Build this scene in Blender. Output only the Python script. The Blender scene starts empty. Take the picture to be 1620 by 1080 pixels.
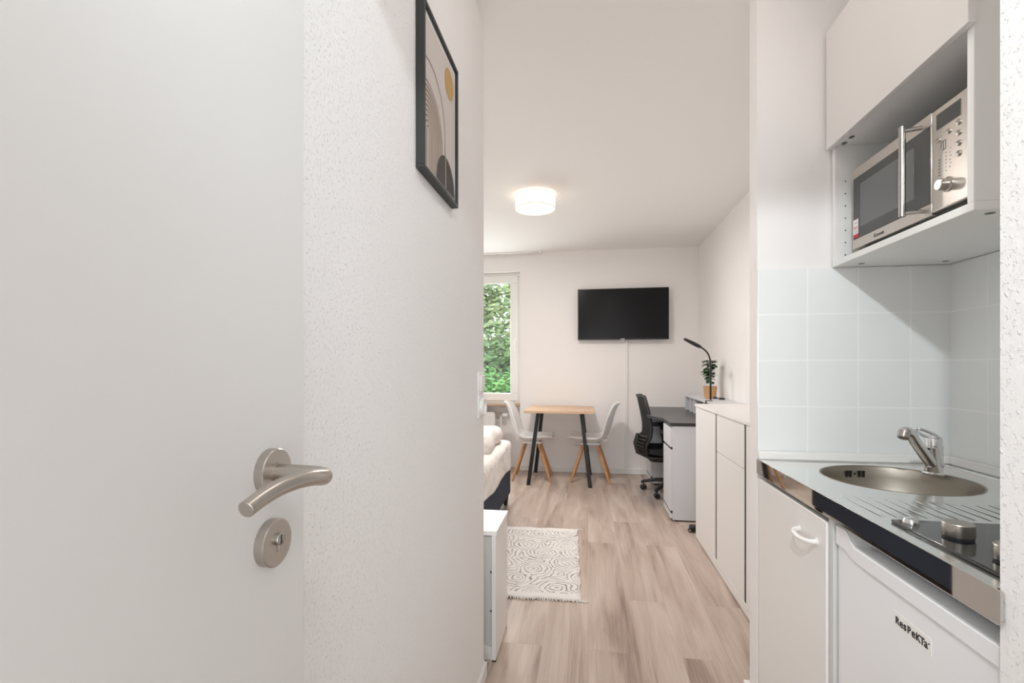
import bpy, bmesh, math, random
from mathutils import Vector, Matrix
R = math.radians
random.seed(7)
scene = bpy.context.scene
COL = scene.collection

# ------------------------------------------------------------------ materials
def mat(name, color, rough=0.5, metal=0.0, spec=0.5, coat=0.0, bump=None, emit=None, estr=0.0, trans=0.0, ior=1.45, aniso=0.0):
    m = bpy.data.materials.new(name); m.use_nodes = True
    nt = m.node_tree; b = nt.nodes['Principled BSDF']
    b.inputs['Base Color'].default_value = (*color, 1)
    b.inputs['Roughness'].default_value = rough
    b.inputs['Metallic'].default_value = metal
    b.inputs['Specular IOR Level'].default_value = spec
    b.inputs['Coat Weight'].default_value = coat
    b.inputs['Transmission Weight'].default_value = trans
    b.inputs['IOR'].default_value = ior
    if emit:
        b.inputs['Emission Color'].default_value = (*emit, 1)
        b.inputs['Emission Strength'].default_value = estr
    if bump:
        scale, strength, dist, detail = bump
        tc = nt.nodes.new('ShaderNodeTexCoord')
        n = nt.nodes.new('ShaderNodeTexNoise')
        n.inputs['Scale'].default_value = scale; n.inputs['Detail'].default_value = detail
        bp = nt.nodes.new('ShaderNodeBump')
        bp.inputs['Strength'].default_value = strength; bp.inputs['Distance'].default_value = dist
        nt.links.new(tc.outputs['Object'], n.inputs['Vector'])
        nt.links.new(n.outputs['Fac'], bp.inputs['Height'])
        nt.links.new(bp.outputs['Normal'], b.inputs['Normal'])
    return m

def woodchip_paint(name, color, chip):
    """white paint over woodchip wallpaper: sparse chips on a faintly uneven ground"""
    m = mat(name, color, 0.75, spec=0.25)
    nt = m.node_tree; b = nt.nodes['Principled BSDF']
    tc = nt.nodes.new('ShaderNodeTexCoord')
    n1 = nt.nodes.new('ShaderNodeTexNoise'); n1.inputs['Scale'].default_value = 190; n1.inputs['Detail'].default_value = 3
    n1.inputs['Distortion'].default_value = 0.3
    r1 = nt.nodes.new('ShaderNodeMapRange'); r1.inputs['From Min'].default_value = 0.57; r1.inputs['From Max'].default_value = 0.80
    n2 = nt.nodes.new('ShaderNodeTexNoise'); n2.inputs['Scale'].default_value = 70; n2.inputs['Detail'].default_value = 4
    a = nt.nodes.new('ShaderNodeMath'); a.operation = 'MULTIPLY_ADD'; a.inputs[1].default_value = 0.5
    bp = nt.nodes.new('ShaderNodeBump'); bp.inputs['Strength'].default_value = chip; bp.inputs['Distance'].default_value = 0.004
    L = nt.links.new
    L(tc.outputs['Object'], n1.inputs['Vector']); L(tc.outputs['Object'], n2.inputs['Vector'])
    L(n1.outputs['Fac'], r1.inputs['Value']); L(n2.outputs['Fac'], a.inputs[0]); L(r1.outputs['Result'], a.inputs[2])
    L(a.outputs[0], bp.inputs['Height']); L(bp.outputs['Normal'], b.inputs['Normal'])
    return m

def floor_material():
    m = mat('oak_laminate', (0.4, 0.3, 0.24), 0.33, spec=0.4)
    nt = m.node_tree; b = nt.nodes['Principled BSDF']; L = nt.links.new
    tc = nt.nodes.new('ShaderNodeTexCoord')
    sep = nt.nodes.new('ShaderNodeSeparateXYZ'); L(tc.outputs['Object'], sep.inputs[0])
    comb = nt.nodes.new('ShaderNodeCombineXYZ')      # planks run along y
    L(sep.outputs['Y'], comb.inputs['X']); L(sep.outputs['X'], comb.inputs['Y'])
    br = nt.nodes.new('ShaderNodeTexBrick')
    br.offset = 0.37; br.offset_frequency = 2
    br.inputs['Scale'].default_value = 1
    br.inputs['Brick Width'].default_value = 1.28; br.inputs['Row Height'].default_value = 0.192
    br.inputs['Mortar Size'].default_value = 0.0011; br.inputs['Mortar Smooth'].default_value = 0.4
    br.inputs['Color1'].default_value = (0, 0, 0, 1); br.inputs['Color2'].default_value = (1, 1, 1, 1)
    br.inputs['Mortar'].default_value = (0.5, 0.5, 0.5, 1); br.inputs['Bias'].default_value = 0
    L(comb.outputs[0], br.inputs['Vector'])
    # grain: noise stretched along the plank, shifted per plank
    sh = nt.nodes.new('ShaderNodeVectorMath'); sh.operation = 'MULTIPLY_ADD'
    sh.inputs[1].default_value = (5.0, 3.0, 7.0)
    mp = nt.nodes.new('ShaderNodeMapping'); mp.inputs['Scale'].default_value = (1.1, 9.0, 1)
    L(comb.outputs[0], mp.inputs['Vector'])
    L(br.outputs['Color'], sh.inputs[0]); L(mp.outputs[0], sh.inputs[2])
    n1 = nt.nodes.new('ShaderNodeTexNoise'); n1.inputs['Scale'].default_value = 1.0; n1.inputs['Detail'].default_value = 5; n1.inputs['Distortion'].default_value = 0.7
    L(sh.outputs[0], n1.inputs['Vector'])
    mp2 = nt.nodes.new('ShaderNodeMapping'); mp2.inputs['Scale'].default_value = (2.5, 14.0, 1)
    L(sh.outputs[0], mp2.inputs['Vector'])
    n2 = nt.nodes.new('ShaderNodeTexNoise'); n2.inputs['Scale'].default_value = 1.6; n2.inputs['Detail'].default_value = 4
    L(mp2.outputs[0], n2.inputs['Vector'])
    mixf = nt.nodes.new('ShaderNodeMath'); mixf.operation = 'MULTIPLY_ADD'; mixf.inputs[1].default_value = 0.35
    L(n2.outputs['Fac'], mixf.inputs[0]); L(n1.outputs['Fac'], mixf.inputs[2])
    ramp = nt.nodes.new('ShaderNodeValToRGB')
    e = ramp.color_ramp.elements
    e[0].position = 0.42; e[0].color = (0.25, 0.172, 0.138, 1)
    e[1].position = 0.86; e[1].color = (0.58, 0.475, 0.405, 1)
    k = e.new(0.62); k.color = (0.44, 0.335, 0.275, 1)
    L(mixf.outputs[0], ramp.inputs[0])
    hs = nt.nodes.new('ShaderNodeHueSaturation'); hs.inputs['Saturation'].default_value = 0.92
    pv = nt.nodes.new('ShaderNodeMapRange'); pv.inputs['To Min'].default_value = 0.97; pv.inputs['To Max'].default_value = 1.03
    L(br.outputs['Color'], pv.inputs['Value']); L(pv.outputs['Result'], hs.inputs['Value'])
    L(ramp.outputs[0], hs.inputs['Color'])
    seam = nt.nodes.new('ShaderNodeMixRGB'); seam.inputs['Color2'].default_value = (0.22, 0.15, 0.115, 1)
    sf = nt.nodes.new('ShaderNodeMath'); sf.operation = 'MULTIPLY'; sf.inputs[1].default_value = 0.13
    L(br.outputs['Fac'], sf.inputs[0]); L(sf.outputs[0], seam.inputs['Fac'])
    L(hs.outputs[0], seam.inputs['Color1'])
    L(seam.outputs[0], b.inputs['Base Color'])
    bp = nt.nodes.new('ShaderNodeBump'); bp.inputs['Strength'].default_value = 0.12; bp.inputs['Distance'].default_value = 0.002
    L(n2.outputs['Fac'], bp.inputs['Height']); L(bp.outputs[0], b.inputs['Normal'])
    return m

def tile_material(name, axis, off_h, off_v):
    """15 cm white glazed tiles, grid on one horizontal axis and z"""
    m = mat(name, (0.83, 0.86, 0.86), 0.16, spec=0.5)
    nt = m.node_tree; b = nt.nodes['Principled BSDF']; L = nt.links.new
    tc = nt.nodes.new('ShaderNodeTexCoord'); sep = nt.nodes.new('ShaderNodeSeparateXYZ'); L(tc.outputs['Object'], sep.inputs[0])
    comb = nt.nodes.new('ShaderNodeCombineXYZ')
    for src, dst, off in ((axis, 'X', off_h), ('Z', 'Y', off_v)):
        a = nt.nodes.new('ShaderNodeMath'); a.operation = 'ADD'; a.inputs[1].default_value = off
        L(sep.outputs[src], a.inputs[0]); L(a.outputs[0], comb.inputs[dst])
    br = nt.nodes.new('ShaderNodeTexBrick'); br.offset = 0.0
    br.inputs['Scale'].default_value = 1; br.inputs['Brick Width'].default_value = 0.149; br.inputs['Row Height'].default_value = 0.149
    br.inputs['Mortar Size'].default_value = 0.0026; br.inputs['Mortar Smooth'].default_value = 0.3
    br.inputs['Color1'].default_value = (0.83, 0.85, 0.845, 1); br.inputs['Color2'].default_value = (0.845, 0.865, 0.86, 1)
    br.inputs['Mortar'].default_value = (0.93, 0.94, 0.93, 1)
    L(comb.outputs[0], br.inputs['Vector']); L(br.outputs['Color'], b.inputs['Base Color'])
    inv = nt.nodes.new('ShaderNodeMath'); inv.operation = 'SUBTRACT'; inv.inputs[0].default_value = 1
    L(br.outputs['Fac'], inv.inputs[1])
    n = nt.nodes.new('ShaderNodeTexNoise'); n.inputs['Scale'].default_value = 9; L(tc.outputs['Object'], n.inputs['Vector'])
    ad = nt.nodes.new('ShaderNodeMath'); ad.operation = 'MULTIPLY_ADD'; ad.inputs[1].default_value = 0.6
    L(n.outputs['Fac'], ad.inputs[0]); L(inv.outputs[0], ad.inputs[2])
    bp = nt.nodes.new('ShaderNodeBump'); bp.inputs['Strength'].default_value = 0.35; bp.inputs['Distance'].default_value = 0.0015
    L(ad.outputs[0], bp.inputs['Height']); L(bp.outputs[0], b.inputs['Normal'])
    return m

def wood_material(name, c1, c2, axis_scale, rough=0.45):
    m = mat(name, c1, rough)
    nt = m.node_tree; b = nt.nodes['Principled BSDF']; L = nt.links.new
    tc = nt.nodes.new('ShaderNodeTexCoord'); mp = nt.nodes.new('ShaderNodeMapping'); mp.inputs['Scale'].default_value = axis_scale
    n = nt.nodes.new('ShaderNodeTexNoise'); n.inputs['Scale'].default_value = 3; n.inputs['Detail'].default_value = 5; n.inputs['Distortion'].default_value = 0.5
    ramp = nt.nodes.new('ShaderNodeValToRGB')
    ramp.color_ramp.elements[0].position = 0.35; ramp.color_ramp.elements[0].color = (*c1, 1)
    ramp.color_ramp.elements[1].position = 0.7; ramp.color_ramp.elements[1].color = (*c2, 1)
    L(tc.outputs['Object'], mp.inputs[0]); L(mp.outputs[0], n.inputs['Vector']); L(n.outputs['Fac'], ramp.inputs[0]); L(ramp.outputs[0], b.inputs['Base Color'])
    return m

def rug_material():
    """cream cotton printed with grey nested ovals"""
    m = mat('printed_cotton', (0.8, 0.77, 0.72), 0.95, spec=0.1)
    nt = m.node_tree; b = nt.nodes['Principled BSDF']; L = nt.links.new
    tc = nt.nodes.new('ShaderNodeTexCoord')
    mp = nt.nodes.new('ShaderNodeMapping'); mp.inputs['Scale'].default_value = (5.0, 5.0, 1)
    L(tc.outputs['Object'], mp.inputs[0])
    nz = nt.nodes.new('ShaderNodeTexNoise'); nz.inputs['Scale'].default_value = 2.4; L(mp.outputs[0], nz.inputs['Vector'])
    va = nt.nodes.new('ShaderNodeVectorMath'); va.operation = 'MULTIPLY_ADD'; va.inputs[1].default_value = (0.35, 0.35, 0)
    L(nz.outputs['Color'], va.inputs[0]); L(mp.outputs[0], va.inputs[2])
    vo = nt.nodes.new('ShaderNodeTexVoronoi'); vo.inputs['Scale'].default_value = 1.0; vo.inputs['Randomness'].default_value = 0.8
    vo.voronoi_dimensions = '2D'
    L(va.outputs[0], vo.inputs['Vector'])
    mu = nt.nodes.new('ShaderNodeMath'); mu.operation = 'MULTIPLY'; mu.inputs[1].default_value = 50
    L(vo.outputs['Distance'], mu.inputs[0])
    si = nt.nodes.new('ShaderNodeMath'); si.operation = 'SINE'; L(mu.outputs[0], si.inputs[0])
    st = nt.nodes.new('ShaderNodeMapRange'); st.inputs['From Min'].default_value = 0.35; st.inputs['From Max'].default_value = 0.85
    L(si.outputs[0], st.inputs['Value'])
    wob = nt.nodes.new('ShaderNodeTexNoise'); wob.inputs['Scale'].default_value = 14; wob.inputs['Detail'].default_value = 3; L(tc.outputs['Object'], wob.inputs['Vector'])
    wr = nt.nodes.new('ShaderNodeMapRange'); wr.inputs['From Min'].default_value = 0.3; wr.inputs['From Max'].default_value = 0.6; wr.inputs['To Min'].default_value = 0.25
    L(wob.outputs['Fac'], wr.inputs['Value'])
    # plain border at the two ends
    sep = nt.nodes.new('ShaderNodeSeparateXYZ'); L(tc.outputs['Object'], sep.inputs[0])
    ab = nt.nodes.new('ShaderNodeMath'); ab.operation = 'ABSOLUTE'; L(sep.outputs['Y'], ab.inputs[0])
    bd = nt.nodes.new('ShaderNodeMath'); bd.operation = 'LESS_THAN'; bd.inputs[1].default_value = 0.485; L(ab.outputs[0], bd.inputs[0])
    f1 = nt.nodes.new('ShaderNodeMath'); f1.operation = 'MULTIPLY'; L(st.outputs[0], f1.inputs[0]); L(wr.outputs[0], f1.inputs[1])
    f2 = nt.nodes.new('ShaderNodeMath'); f2.operation = 'MULTIPLY'; L(f1.outputs[0], f2.inputs[0]); L(bd.outputs[0], f2.inputs[1])
    mx = nt.nodes.new('ShaderNodeMixRGB'); mx.inputs['Color1'].default_value = (0.75, 0.72, 0.69, 1); mx.inputs['Color2'].default_value = (0.27, 0.255, 0.26, 1)
    L(f2.outputs[0], mx.inputs['Fac']); L(mx.outputs[0], b.inputs['Base Color'])
    n = nt.nodes.new('ShaderNodeTexNoise'); n.inputs['Scale'].default_value = 220
    L(tc.outputs['Object'], n.inputs['Vector'])
    bp = nt.nodes.new('ShaderNodeBump'); bp.inputs['Strength'].default_value = 0.4; bp.inputs['Distance'].default_value = 0.002
    L(n.outputs['Fac'], bp.inputs['Height']); L(bp.outputs[0], b.inputs['Normal'])
    return m

def glass_material():
    m = bpy.data.materials.new('window_glass'); m.use_nodes = True
    nt = m.node_tree; nt.nodes.clear(); L = nt.links.new
    o = nt.nodes.new('ShaderNodeOutputMaterial'); t = nt.nodes.new('ShaderNodeBsdfTransparent'); g = nt.nodes.new('ShaderNodeBsdfGlossy')
    g.inputs['Roughness'].default_value = 0.02
    t.inputs['Color'].default_value = (0.96, 0.98, 0.97, 1)
    mx = nt.nodes.new('ShaderNodeMixShader'); mx.inputs[0].default_value = 0.05; L(t.outputs[0], mx.inputs[1]); L(g.outputs[0], mx.inputs[2]); L(mx.outputs[0], o.inputs[0])
    return m

def clear_vinyl():
    m = bpy.data.materials.new('clear_vinyl'); m.use_nodes = True
    nt = m.node_tree; nt.nodes.clear(); L = nt.links.new
    o = nt.nodes.new('ShaderNodeOutputMaterial'); t = nt.nodes.new('ShaderNodeBsdfTransparent'); g = nt.nodes.new('ShaderNodeBsdfGlossy'); d = nt.nodes.new('ShaderNodeBsdfDiffuse')
    t.inputs['Color'].default_value = (0.985, 0.985, 0.99, 1); g.inputs['Roughness'].default_value = 0.18
    d.inputs['Color'].default_value = (0.75, 0.75, 0.76, 1)
    m1 = nt.nodes.new('ShaderNodeMixShader'); m1.inputs[0].default_value = 0.05
    m2 = nt.nodes.new('ShaderNodeMixShader')
    L(t.outputs[0], m1.inputs[1]); L(d.outputs[0], m1.inputs[2]); m2.inputs[0].default_value = 0.06; L(m1.outputs[0], m2.inputs[1]); L(g.outputs[0], m2.inputs[2]); L(m2.outputs[0], o.inputs[0])
    return m

def mesh_fabric():
    """black knitted mesh with small see-through holes"""
    m = mat('chair_mesh', (0.012, 0.012, 0.013), 0.7)
    nt = m.node_tree; b = nt.nodes['Principled BSDF']; L = nt.links.new
    tc = nt.nodes.new('ShaderNodeTexCoord'); sep = nt.nodes.new('ShaderNodeSeparateXYZ'); L(tc.outputs['Object'], sep.inputs[0])
    outs = []
    for ax, k in (('Y', 230.0), ('Z', 230.0)):
        a = nt.nodes.new('ShaderNodeMath'); a.operation = 'MULTIPLY'; a.inputs[1].default_value = k; L(sep.outputs[ax], a.inputs[0])
        s = nt.nodes.new('ShaderNodeMath'); s.operation = 'SINE'; L(a.outputs[0], s.inputs[0]); outs.append(s)
    p = nt.nodes.new('ShaderNodeMath'); p.operation = 'MULTIPLY'; L(outs[0].outputs[0], p.inputs[0]); L(outs[1].outputs[0], p.inputs[1])
    g = nt.nodes.new('ShaderNodeMath'); g.operation = 'LESS_THAN'; g.inputs[1].default_value = 0.62; L(p.outputs[0], g.inputs[0])
    L(g.outputs[0], b.inputs['Alpha'])
    return m

def leaf_material(name, c1, c2):
    m = mat(name, c1, 0.5)
    nt = m.node_tree; b = nt.nodes['Principled BSDF']; L = nt.links.new
    tc = nt.nodes.new('ShaderNodeTexCoord'); n = nt.nodes.new('ShaderNodeTexNoise'); n.inputs['Scale'].default_value = 2.5; n.inputs['Detail'].default_value = 4
    ramp = nt.nodes.new('ShaderNodeValToRGB')
    ramp.color_ramp.elements[0].position = 0.35; ramp.color_ramp.elements[0].color = (*c1, 1)
    ramp.color_ramp.elements[1].position = 0.65; ramp.color_ramp.elements[1].color = (*c2, 1)
    L(tc.outputs['Object'], n.inputs['Vector']); L(n.outputs['Fac'], ramp.inputs[0]); L(ramp.outputs[0], b.inputs['Base Color'])
    b.inputs['Subsurface Weight'].default_value = 0.0
    return m

M = {}
M['wall'] = woodchip_paint('warm_white_paint', (0.86, 0.84, 0.832), 0.10)
M['wall_rough'] = woodchip_paint('woodchip_white_paint', (0.86, 0.85, 0.843), 0.52)
M['ceiling'] = mat('ceiling_paint', (0.87, 0.86, 0.853), 0.85, spec=0.15, bump=(60, 0.08, 0.002, 3))
M['floor'] = floor_material()
M['white_trim'] = mat('white_trim_lacquer', (0.80, 0.79, 0.775), 0.35)
M['door'] = mat('satin_door_laminate', (0.71, 0.705, 0.695), 0.42, bump=(420, 0.05, 0.0004, 2))
M['tile_end'] = tile_material('wall_tiles_end', 'X', -0.549 + 0.149 * 10, -0.923 + 0.149 * 2)
M['tile_side'] = tile_material('wall_tiles_side', 'Y', -1.70 + 0.149 * 20, -0.923 + 0.149 * 2)
M['steel'] = mat('brushed_steel', (0.46, 0.44, 0.41), 0.27, 1.0)
M['steel_nickel'] = mat('satin_nickel', (0.50, 0.465, 0.425), 0.30, 1.0)
M['steel_top'] = mat('polished_steel_top', (0.86, 0.875, 0.865), 0.16, 1.0)
M['steel_mirror'] = mat('mirror_steel', (0.66, 0.65, 0.63), 0.025, 1.0)
M['steel_basin'] = mat('brushed_basin_steel', (0.38, 0.345, 0.295), 0.45, 1.0)
M['chrome'] = mat('chrome', (0.80, 0.81, 0.82), 0.05, 1.0)
M['cab_white'] = mat('white_cabinet_laminate', (0.82, 0.80, 0.785), 0.38)
M['cab_inner'] = mat('white_cabinet_inside', (0.84, 0.84, 0.825), 0.5)
M['cab_grey'] = mat('pale_grey_edge', (0.60, 0.61, 0.59), 0.5)
M['fridge'] = mat('white_enamel', (0.83, 0.835, 0.85), 0.28)
M['fridge_lid'] = mat('pale_blue_grey_plastic', (0.60, 0.64, 0.67), 0.45)
M['white_plastic'] = mat('white_plastic', (0.84, 0.83, 0.81), 0.3)
M['desk_white'] = mat('cool_white_laminate', (0.66, 0.67, 0.70), 0.42)
M['desk_top'] = mat('anthracite_laminate', (0.085, 0.085, 0.088), 0.36)
M['desk_edge'] = mat('dark_edge_band', (0.03, 0.03, 0.031), 0.45)
M['gap'] = mat('dark_recess', (0.03, 0.03, 0.03), 0.6)  # near-black colour standing for shade inside furniture gaps, also used on pegs
M['gap_grey'] = mat('grey_grip_profile', (0.11, 0.115, 0.11), 0.45)
M['black_glass'] = mat('black_ceramic_glass', (0.012, 0.013, 0.014), 0.06, spec=0.9)
M['oven_glass'] = mat('dark_oven_glass', (0.045, 0.046, 0.046), 0.12, spec=0.55)
M['oven_window'] = mat('grey_perforated_window', (0.12, 0.125, 0.125), 0.2, spec=0.55)
M['black_plastic'] = mat('black_plastic', (0.02, 0.02, 0.021), 0.42)
M['dark_plastic'] = mat('dark_grey_plastic', (0.075, 0.08, 0.08), 0.5)
M['black_metal'] = mat('black_powder_coat', (0.013, 0.013, 0.014), 0.48)
M['black_fabric'] = mat('black_fabric', (0.012, 0.012, 0.013), 0.9, bump=(500, 0.3, 0.001, 2))
M['chair_mesh'] = mesh_fabric()
M['screen'] = mat('tv_screen', (0.008, 0.008, 0.009), 0.22, spec=0.2)
M['shell'] = mat('white_polypropylene', (0.86, 0.865, 0.87), 0.32)
M['cushion'] = mat('white_leatherette', (0.88, 0.88, 0.88), 0.42)
M['beech'] = wood_material('oiled_beech', (0.46, 0.23, 0.10), (0.58, 0.32, 0.155), (30, 30, 4))
M['table_oak'] = wood_material('light_oak_top', (0.55, 0.36, 0.23), (0.69, 0.50, 0.345), (3, 30, 30))
M['sill_stone'] = mat('brown_sill_edge', (0.42, 0.29, 0.20), 0.5)
M['pvc'] = mat('white_pvc', (0.82, 0.81, 0.785), 0.3)
M['glass'] = glass_material()
M['vinyl'] = clear_vinyl()
M['linen'] = mat('white_bed_linen', (0.83, 0.795, 0.76), 0.9, spec=0.15, bump=(9, 0.8, 0.04, 4))
M['navy'] = mat('navy_upholstery', (0.032, 0.043, 0.068), 0.85, bump=(600, 0.3, 0.001, 2))
M['rug'] = rug_material()
M['cotton'] = mat('raw_cotton', (0.76, 0.72, 0.67), 0.95)
M['frame_black'] = mat('black_picture_frame', (0.035, 0.04, 0.039), 0.5)
M['paper'] = mat('print_paper', (0.60, 0.555, 0.525), 0.7)
M['paper_white'] = mat('print_margin', (0.83, 0.82, 0.80), 0.7)
M['paper_beige'] = mat('print_beige', (0.50, 0.42, 0.37), 0.7)
M['paper_brown'] = mat('print_brown_line', (0.16, 0.095, 0.055), 0.7)
M['paper_dark'] = mat('print_dark_arch', (0.07, 0.062, 0.056), 0.7)
M['paper_gold'] = mat('print_gold_disc', (0.50, 0.31, 0.10), 0.5, bump=(40, 0.2, 0.002, 4))
M['lampshade'] = mat('lit_fabric_shade', (0.9, 0.85, 0.78), 0.8, emit=(1.0, 0.85, 0.68), estr=0.64)
M['lamp_diffuser'] = mat('lit_diffuser', (0.95, 0.93, 0.9), 0.6, emit=(1.0, 0.90, 0.78), estr=0.9)
M['terracotta'] = mat('tan_pot', (0.52, 0.30, 0.14), 0.7, bump=(60, 0.2, 0.003, 3))
M['leaf'] = leaf_material('plant_leaf', (0.02, 0.075, 0.025), (0.06, 0.17, 0.05))
M['stem'] = mat('plant_stem', (0.14, 0.12, 0.05), 0.7)
M['soil'] = mat('soil', (0.05, 0.035, 0.025), 0.95)
M['tree1'] = leaf_material('tree_leaf_pale', (0.15, 0.24, 0.10), (0.38, 0.45, 0.22))
M['tree2'] = leaf_material('tree_leaf_mid', (0.075, 0.17, 0.07), (0.22, 0.34, 0.14))
M['tree3'] = leaf_material('tree_leaf_bright', (0.06, 0.19, 0.05), (0.20, 0.42, 0.12))
M['bark'] = mat('bark', (0.10, 0.075, 0.055), 0.9)
M['lawn'] = mat('lawn', (0.10, 0.18, 0.06), 0.95)
M['red'] = mat('sticker_red', (0.52, 0.025, 0.045), 0.5)
M['pinkred'] = mat('sticker_pale_red', (0.60, 0.22, 0.22), 0.5)
M['sticker_grey'] = mat('sticker_grey', (0.42, 0.42, 0.45), 0.5)
M['ink'] = mat('black_ink', (0.012, 0.012, 0.012), 0.5)
M['ink_grey'] = mat('grey_ink', (0.10, 0.10, 0.10), 0.5)
M['steel_panel'] = mat('warm_brushed_steel_panel', (0.56, 0.52, 0.48), 0.33, 1.0, bump=(300, 0.03, 0.0005, 2))

# ------------------------------------------------------------------ mesh helpers
def box(bm, x0, x1, y0, y1, z0, z1, mi=0):
    v = [bm.verts.new(p) for p in ((x0,y0,z0),(x1,y0,z0),(x1,y1,z0),(x0,y1,z0),(x0,y0,z1),(x1,y0,z1),(x1,y1,z1),(x0,y1,z1))]
    for f in ((3,2,1,0),(4,5,6,7),(0,1,5,4),(1,2,6,5),(2,3,7,6),(3,0,4,7)):
        bm.faces.new([v[i] for i in f]).material_index = mi
    return v

def tube(bm, pts, radii, seg=14, caps=True, closed=False, mi=0, sy=1.0):
    pts = [Vector(p) for p in pts]; n = len(pts)
    if not hasattr(radii, '__len__'): radii = [radii] * n
    rings = []; prev = None
    for i, p in enumerate(pts):
        if closed: d = (pts[(i+1) % n] - pts[i-1])
        elif i == 0: d = pts[1] - p
        elif i == n-1: d = p - pts[i-1]
        else: d = (pts[i+1] - p).normalized() + (p - pts[i-1]).normalized()
        d.normalize()
        if prev is None:
            a = Vector((0,0,1)) if abs(d.z) < 0.9 else Vector((1,0,0))
            u = d.cross(a).normalized()
        else:
            u = (prev - d * prev.dot(d)).normalized()
        prev = u; w = d.cross(u)
        rings.append([bm.verts.new(p + (u * math.cos(2*math.pi*k/seg) + w * sy * math.sin(2*math.pi*k/seg)) * radii[i]) for k in range(seg)])
    m = n if closed else n - 1
    for i in range(m):
        a, b = rings[i], rings[(i+1) % n]
        for k in range(seg):
            f = bm.faces.new((a[k], a[(k+1) % seg], b[(k+1) % seg], b[k])); f.material_index = mi; f.smooth = True
    if caps and not closed:
        bm.faces.new(rings[0][::-1]).material_index = mi; bm.faces.new(rings[-1]).material_index = mi

def lathe(bm, prof, origin, axis='Z', seg=40, mi=0, cap0=True, cap1=True):
    """prof: list of (radius, height along the axis)"""
    o = Vector(origin); rings = []
    ax = {'X': Vector((1,0,0)), '-X': Vector((-1,0,0)), 'Y': Vector((0,1,0)), 'Z': Vector((0,0,1))}[axis] if isinstance(axis, str) else Vector(axis).normalized()
    t = Vector((0,0,1)) if abs(ax.z) < 0.9 else Vector((1,0,0))
    u = ax.cross(t).normalized(); w = ax.cross(u)
    for r, hh in prof:
        rings.append([bm.verts.new(o + ax*hh + (u*math.cos(2*math.pi*k/seg) + w*math.sin(2*math.pi*k/seg))*max(r,1e-5)) for k in range(seg)])
    for a, b in zip(rings, rings[1:]):
        for k in range(seg):
            f = bm.faces.new((a[k], a[(k+1)%seg], b[(k+1)%seg], b[k])); f.material_index = mi; f.smooth = True
    if cap0: bm.faces.new(rings[0][::-1]).material_index = mi
    if cap1: bm.faces.new(rings[-1]).material_index = mi

def prism(bm, poly, d0, d1, plane='XY', mi=0, mi_side=None):
    """extrude a polygon; plane XY -> along z, YZ -> along x, XZ -> along y"""
    def P(a, b, d):
        return {'XY': (a,b,d), 'YZ': (d,a,b), 'XZ': (a,d,b)}[plane]
    A = [bm.verts.new(P(a,b,d0)) for a,b in poly]; B = [bm.verts.new(P(a,b,d1)) for a,b in poly]
    n = len(poly)
    bm.faces.new(A[::-1]).material_index = mi; bm.faces.new(B).material_index = mi
    for i in range(n):
        bm.faces.new((A[i], A[(i+1)%n], B[(i+1)%n], B[i])).material_index = mi if mi_side is None else mi_side

def newbm(): return bmesh.new()

def obj(name, bm, mats, parent=None, bevel=0.0, seg=2, smooth=40, sub=0, solid=0.0, world=True):
    """link a bmesh given in world coordinates (world=True) as one mesh object under its parent"""
    bmesh.ops.recalc_face_normals(bm, faces=bm.faces[:])
    me = bpy.data.meshes.new(name); bm.to_mesh(me); bm.free()
    for m in (mats if isinstance(mats, (list, tuple)) else [mats]): me.materials.append(m)
    o = bpy.data.objects.new(name, me); COL.objects.link(o)
    if parent:
        o.parent = parent
        if world:
            off = Vector((0,0,0)); p = parent
            while p: off += p.location; p = p.parent
            me.transform(Matrix.Translation(-off))
    if smooth:
        me.polygons.foreach_set('use_smooth', [True]*len(me.polygons)); me.set_sharp_from_angle(angle=R(smooth))
    if solid:
        m = o.modifiers.new('thickness', 'SOLIDIFY'); m.thickness = solid; m.offset = 0
    if sub:
        m = o.modifiers.new('smooth', 'SUBSURF'); m.levels = sub; m.render_levels = sub
    if bevel:
        m = o.modifiers.new('edges', 'BEVEL'); m.width = bevel; m.segments = seg; m.limit_method = 'ANGLE'; m.angle_limit = R(50)
    return o

def bx(name, dims, mats, parent=None, bevel=0.0, **k):
    bm = newbm(); box(bm, *dims); return obj(name, bm, mats, parent, bevel, **k)

def thing(name, label, cat, loc=(0,0,0), rz=0, group=None):
    o = bpy.data.objects.new(name, None); COL.objects.link(o); o.empty_display_size = 0.05
    o.location = loc; o.rotation_euler = (0,0,rz)
    return tag(o, label, cat, group)

def tag(o, label, cat, group=None, kind=None):
    o['label'] = label; o['category'] = cat
    if group: o['group'] = group
    if kind: o['kind'] = kind
    return o

def struct(o, label=None, cat=None):
    o['kind'] = 'structure'
    if label: o['label'] = label
    if cat: o['category'] = cat
    return o

def dup(root, name=None):
    """copy a thing with its parts and their sub-parts"""
    def rec(o, parent):
        c = o.copy(); COL.objects.link(c)
        if parent: c.parent = parent
        for ch in list(o.children): rec(ch, c)
        return c
    return rec(root, None)

def text_mesh(body, size, mtx, material, name, parent, extrude=0.0003, bold=0.0):
    cu = bpy.data.curves.new(name, 'FONT'); cu.body = body; cu.size = size; cu.extrude = extrude; cu.offset = bold; cu.resolution_u = 3
    t = bpy.data.objects.new(name + '_text', cu); COL.objects.link(t)
    bpy.context.view_layer.update()
    dg = bpy.context.evaluated_depsgraph_get()
    me = bpy.data.meshes.new_from_object(t.evaluated_get(dg))
    bpy.data.objects.remove(t); bpy.data.curves.remove(cu)
    me.transform(mtx)
    bm = newbm(); bm.from_mesh(me); bpy.data.meshes.remove(me)
    for f in bm.faces: f.material_index = 0
    return obj(name, bm, material, parent, smooth=0)

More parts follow.
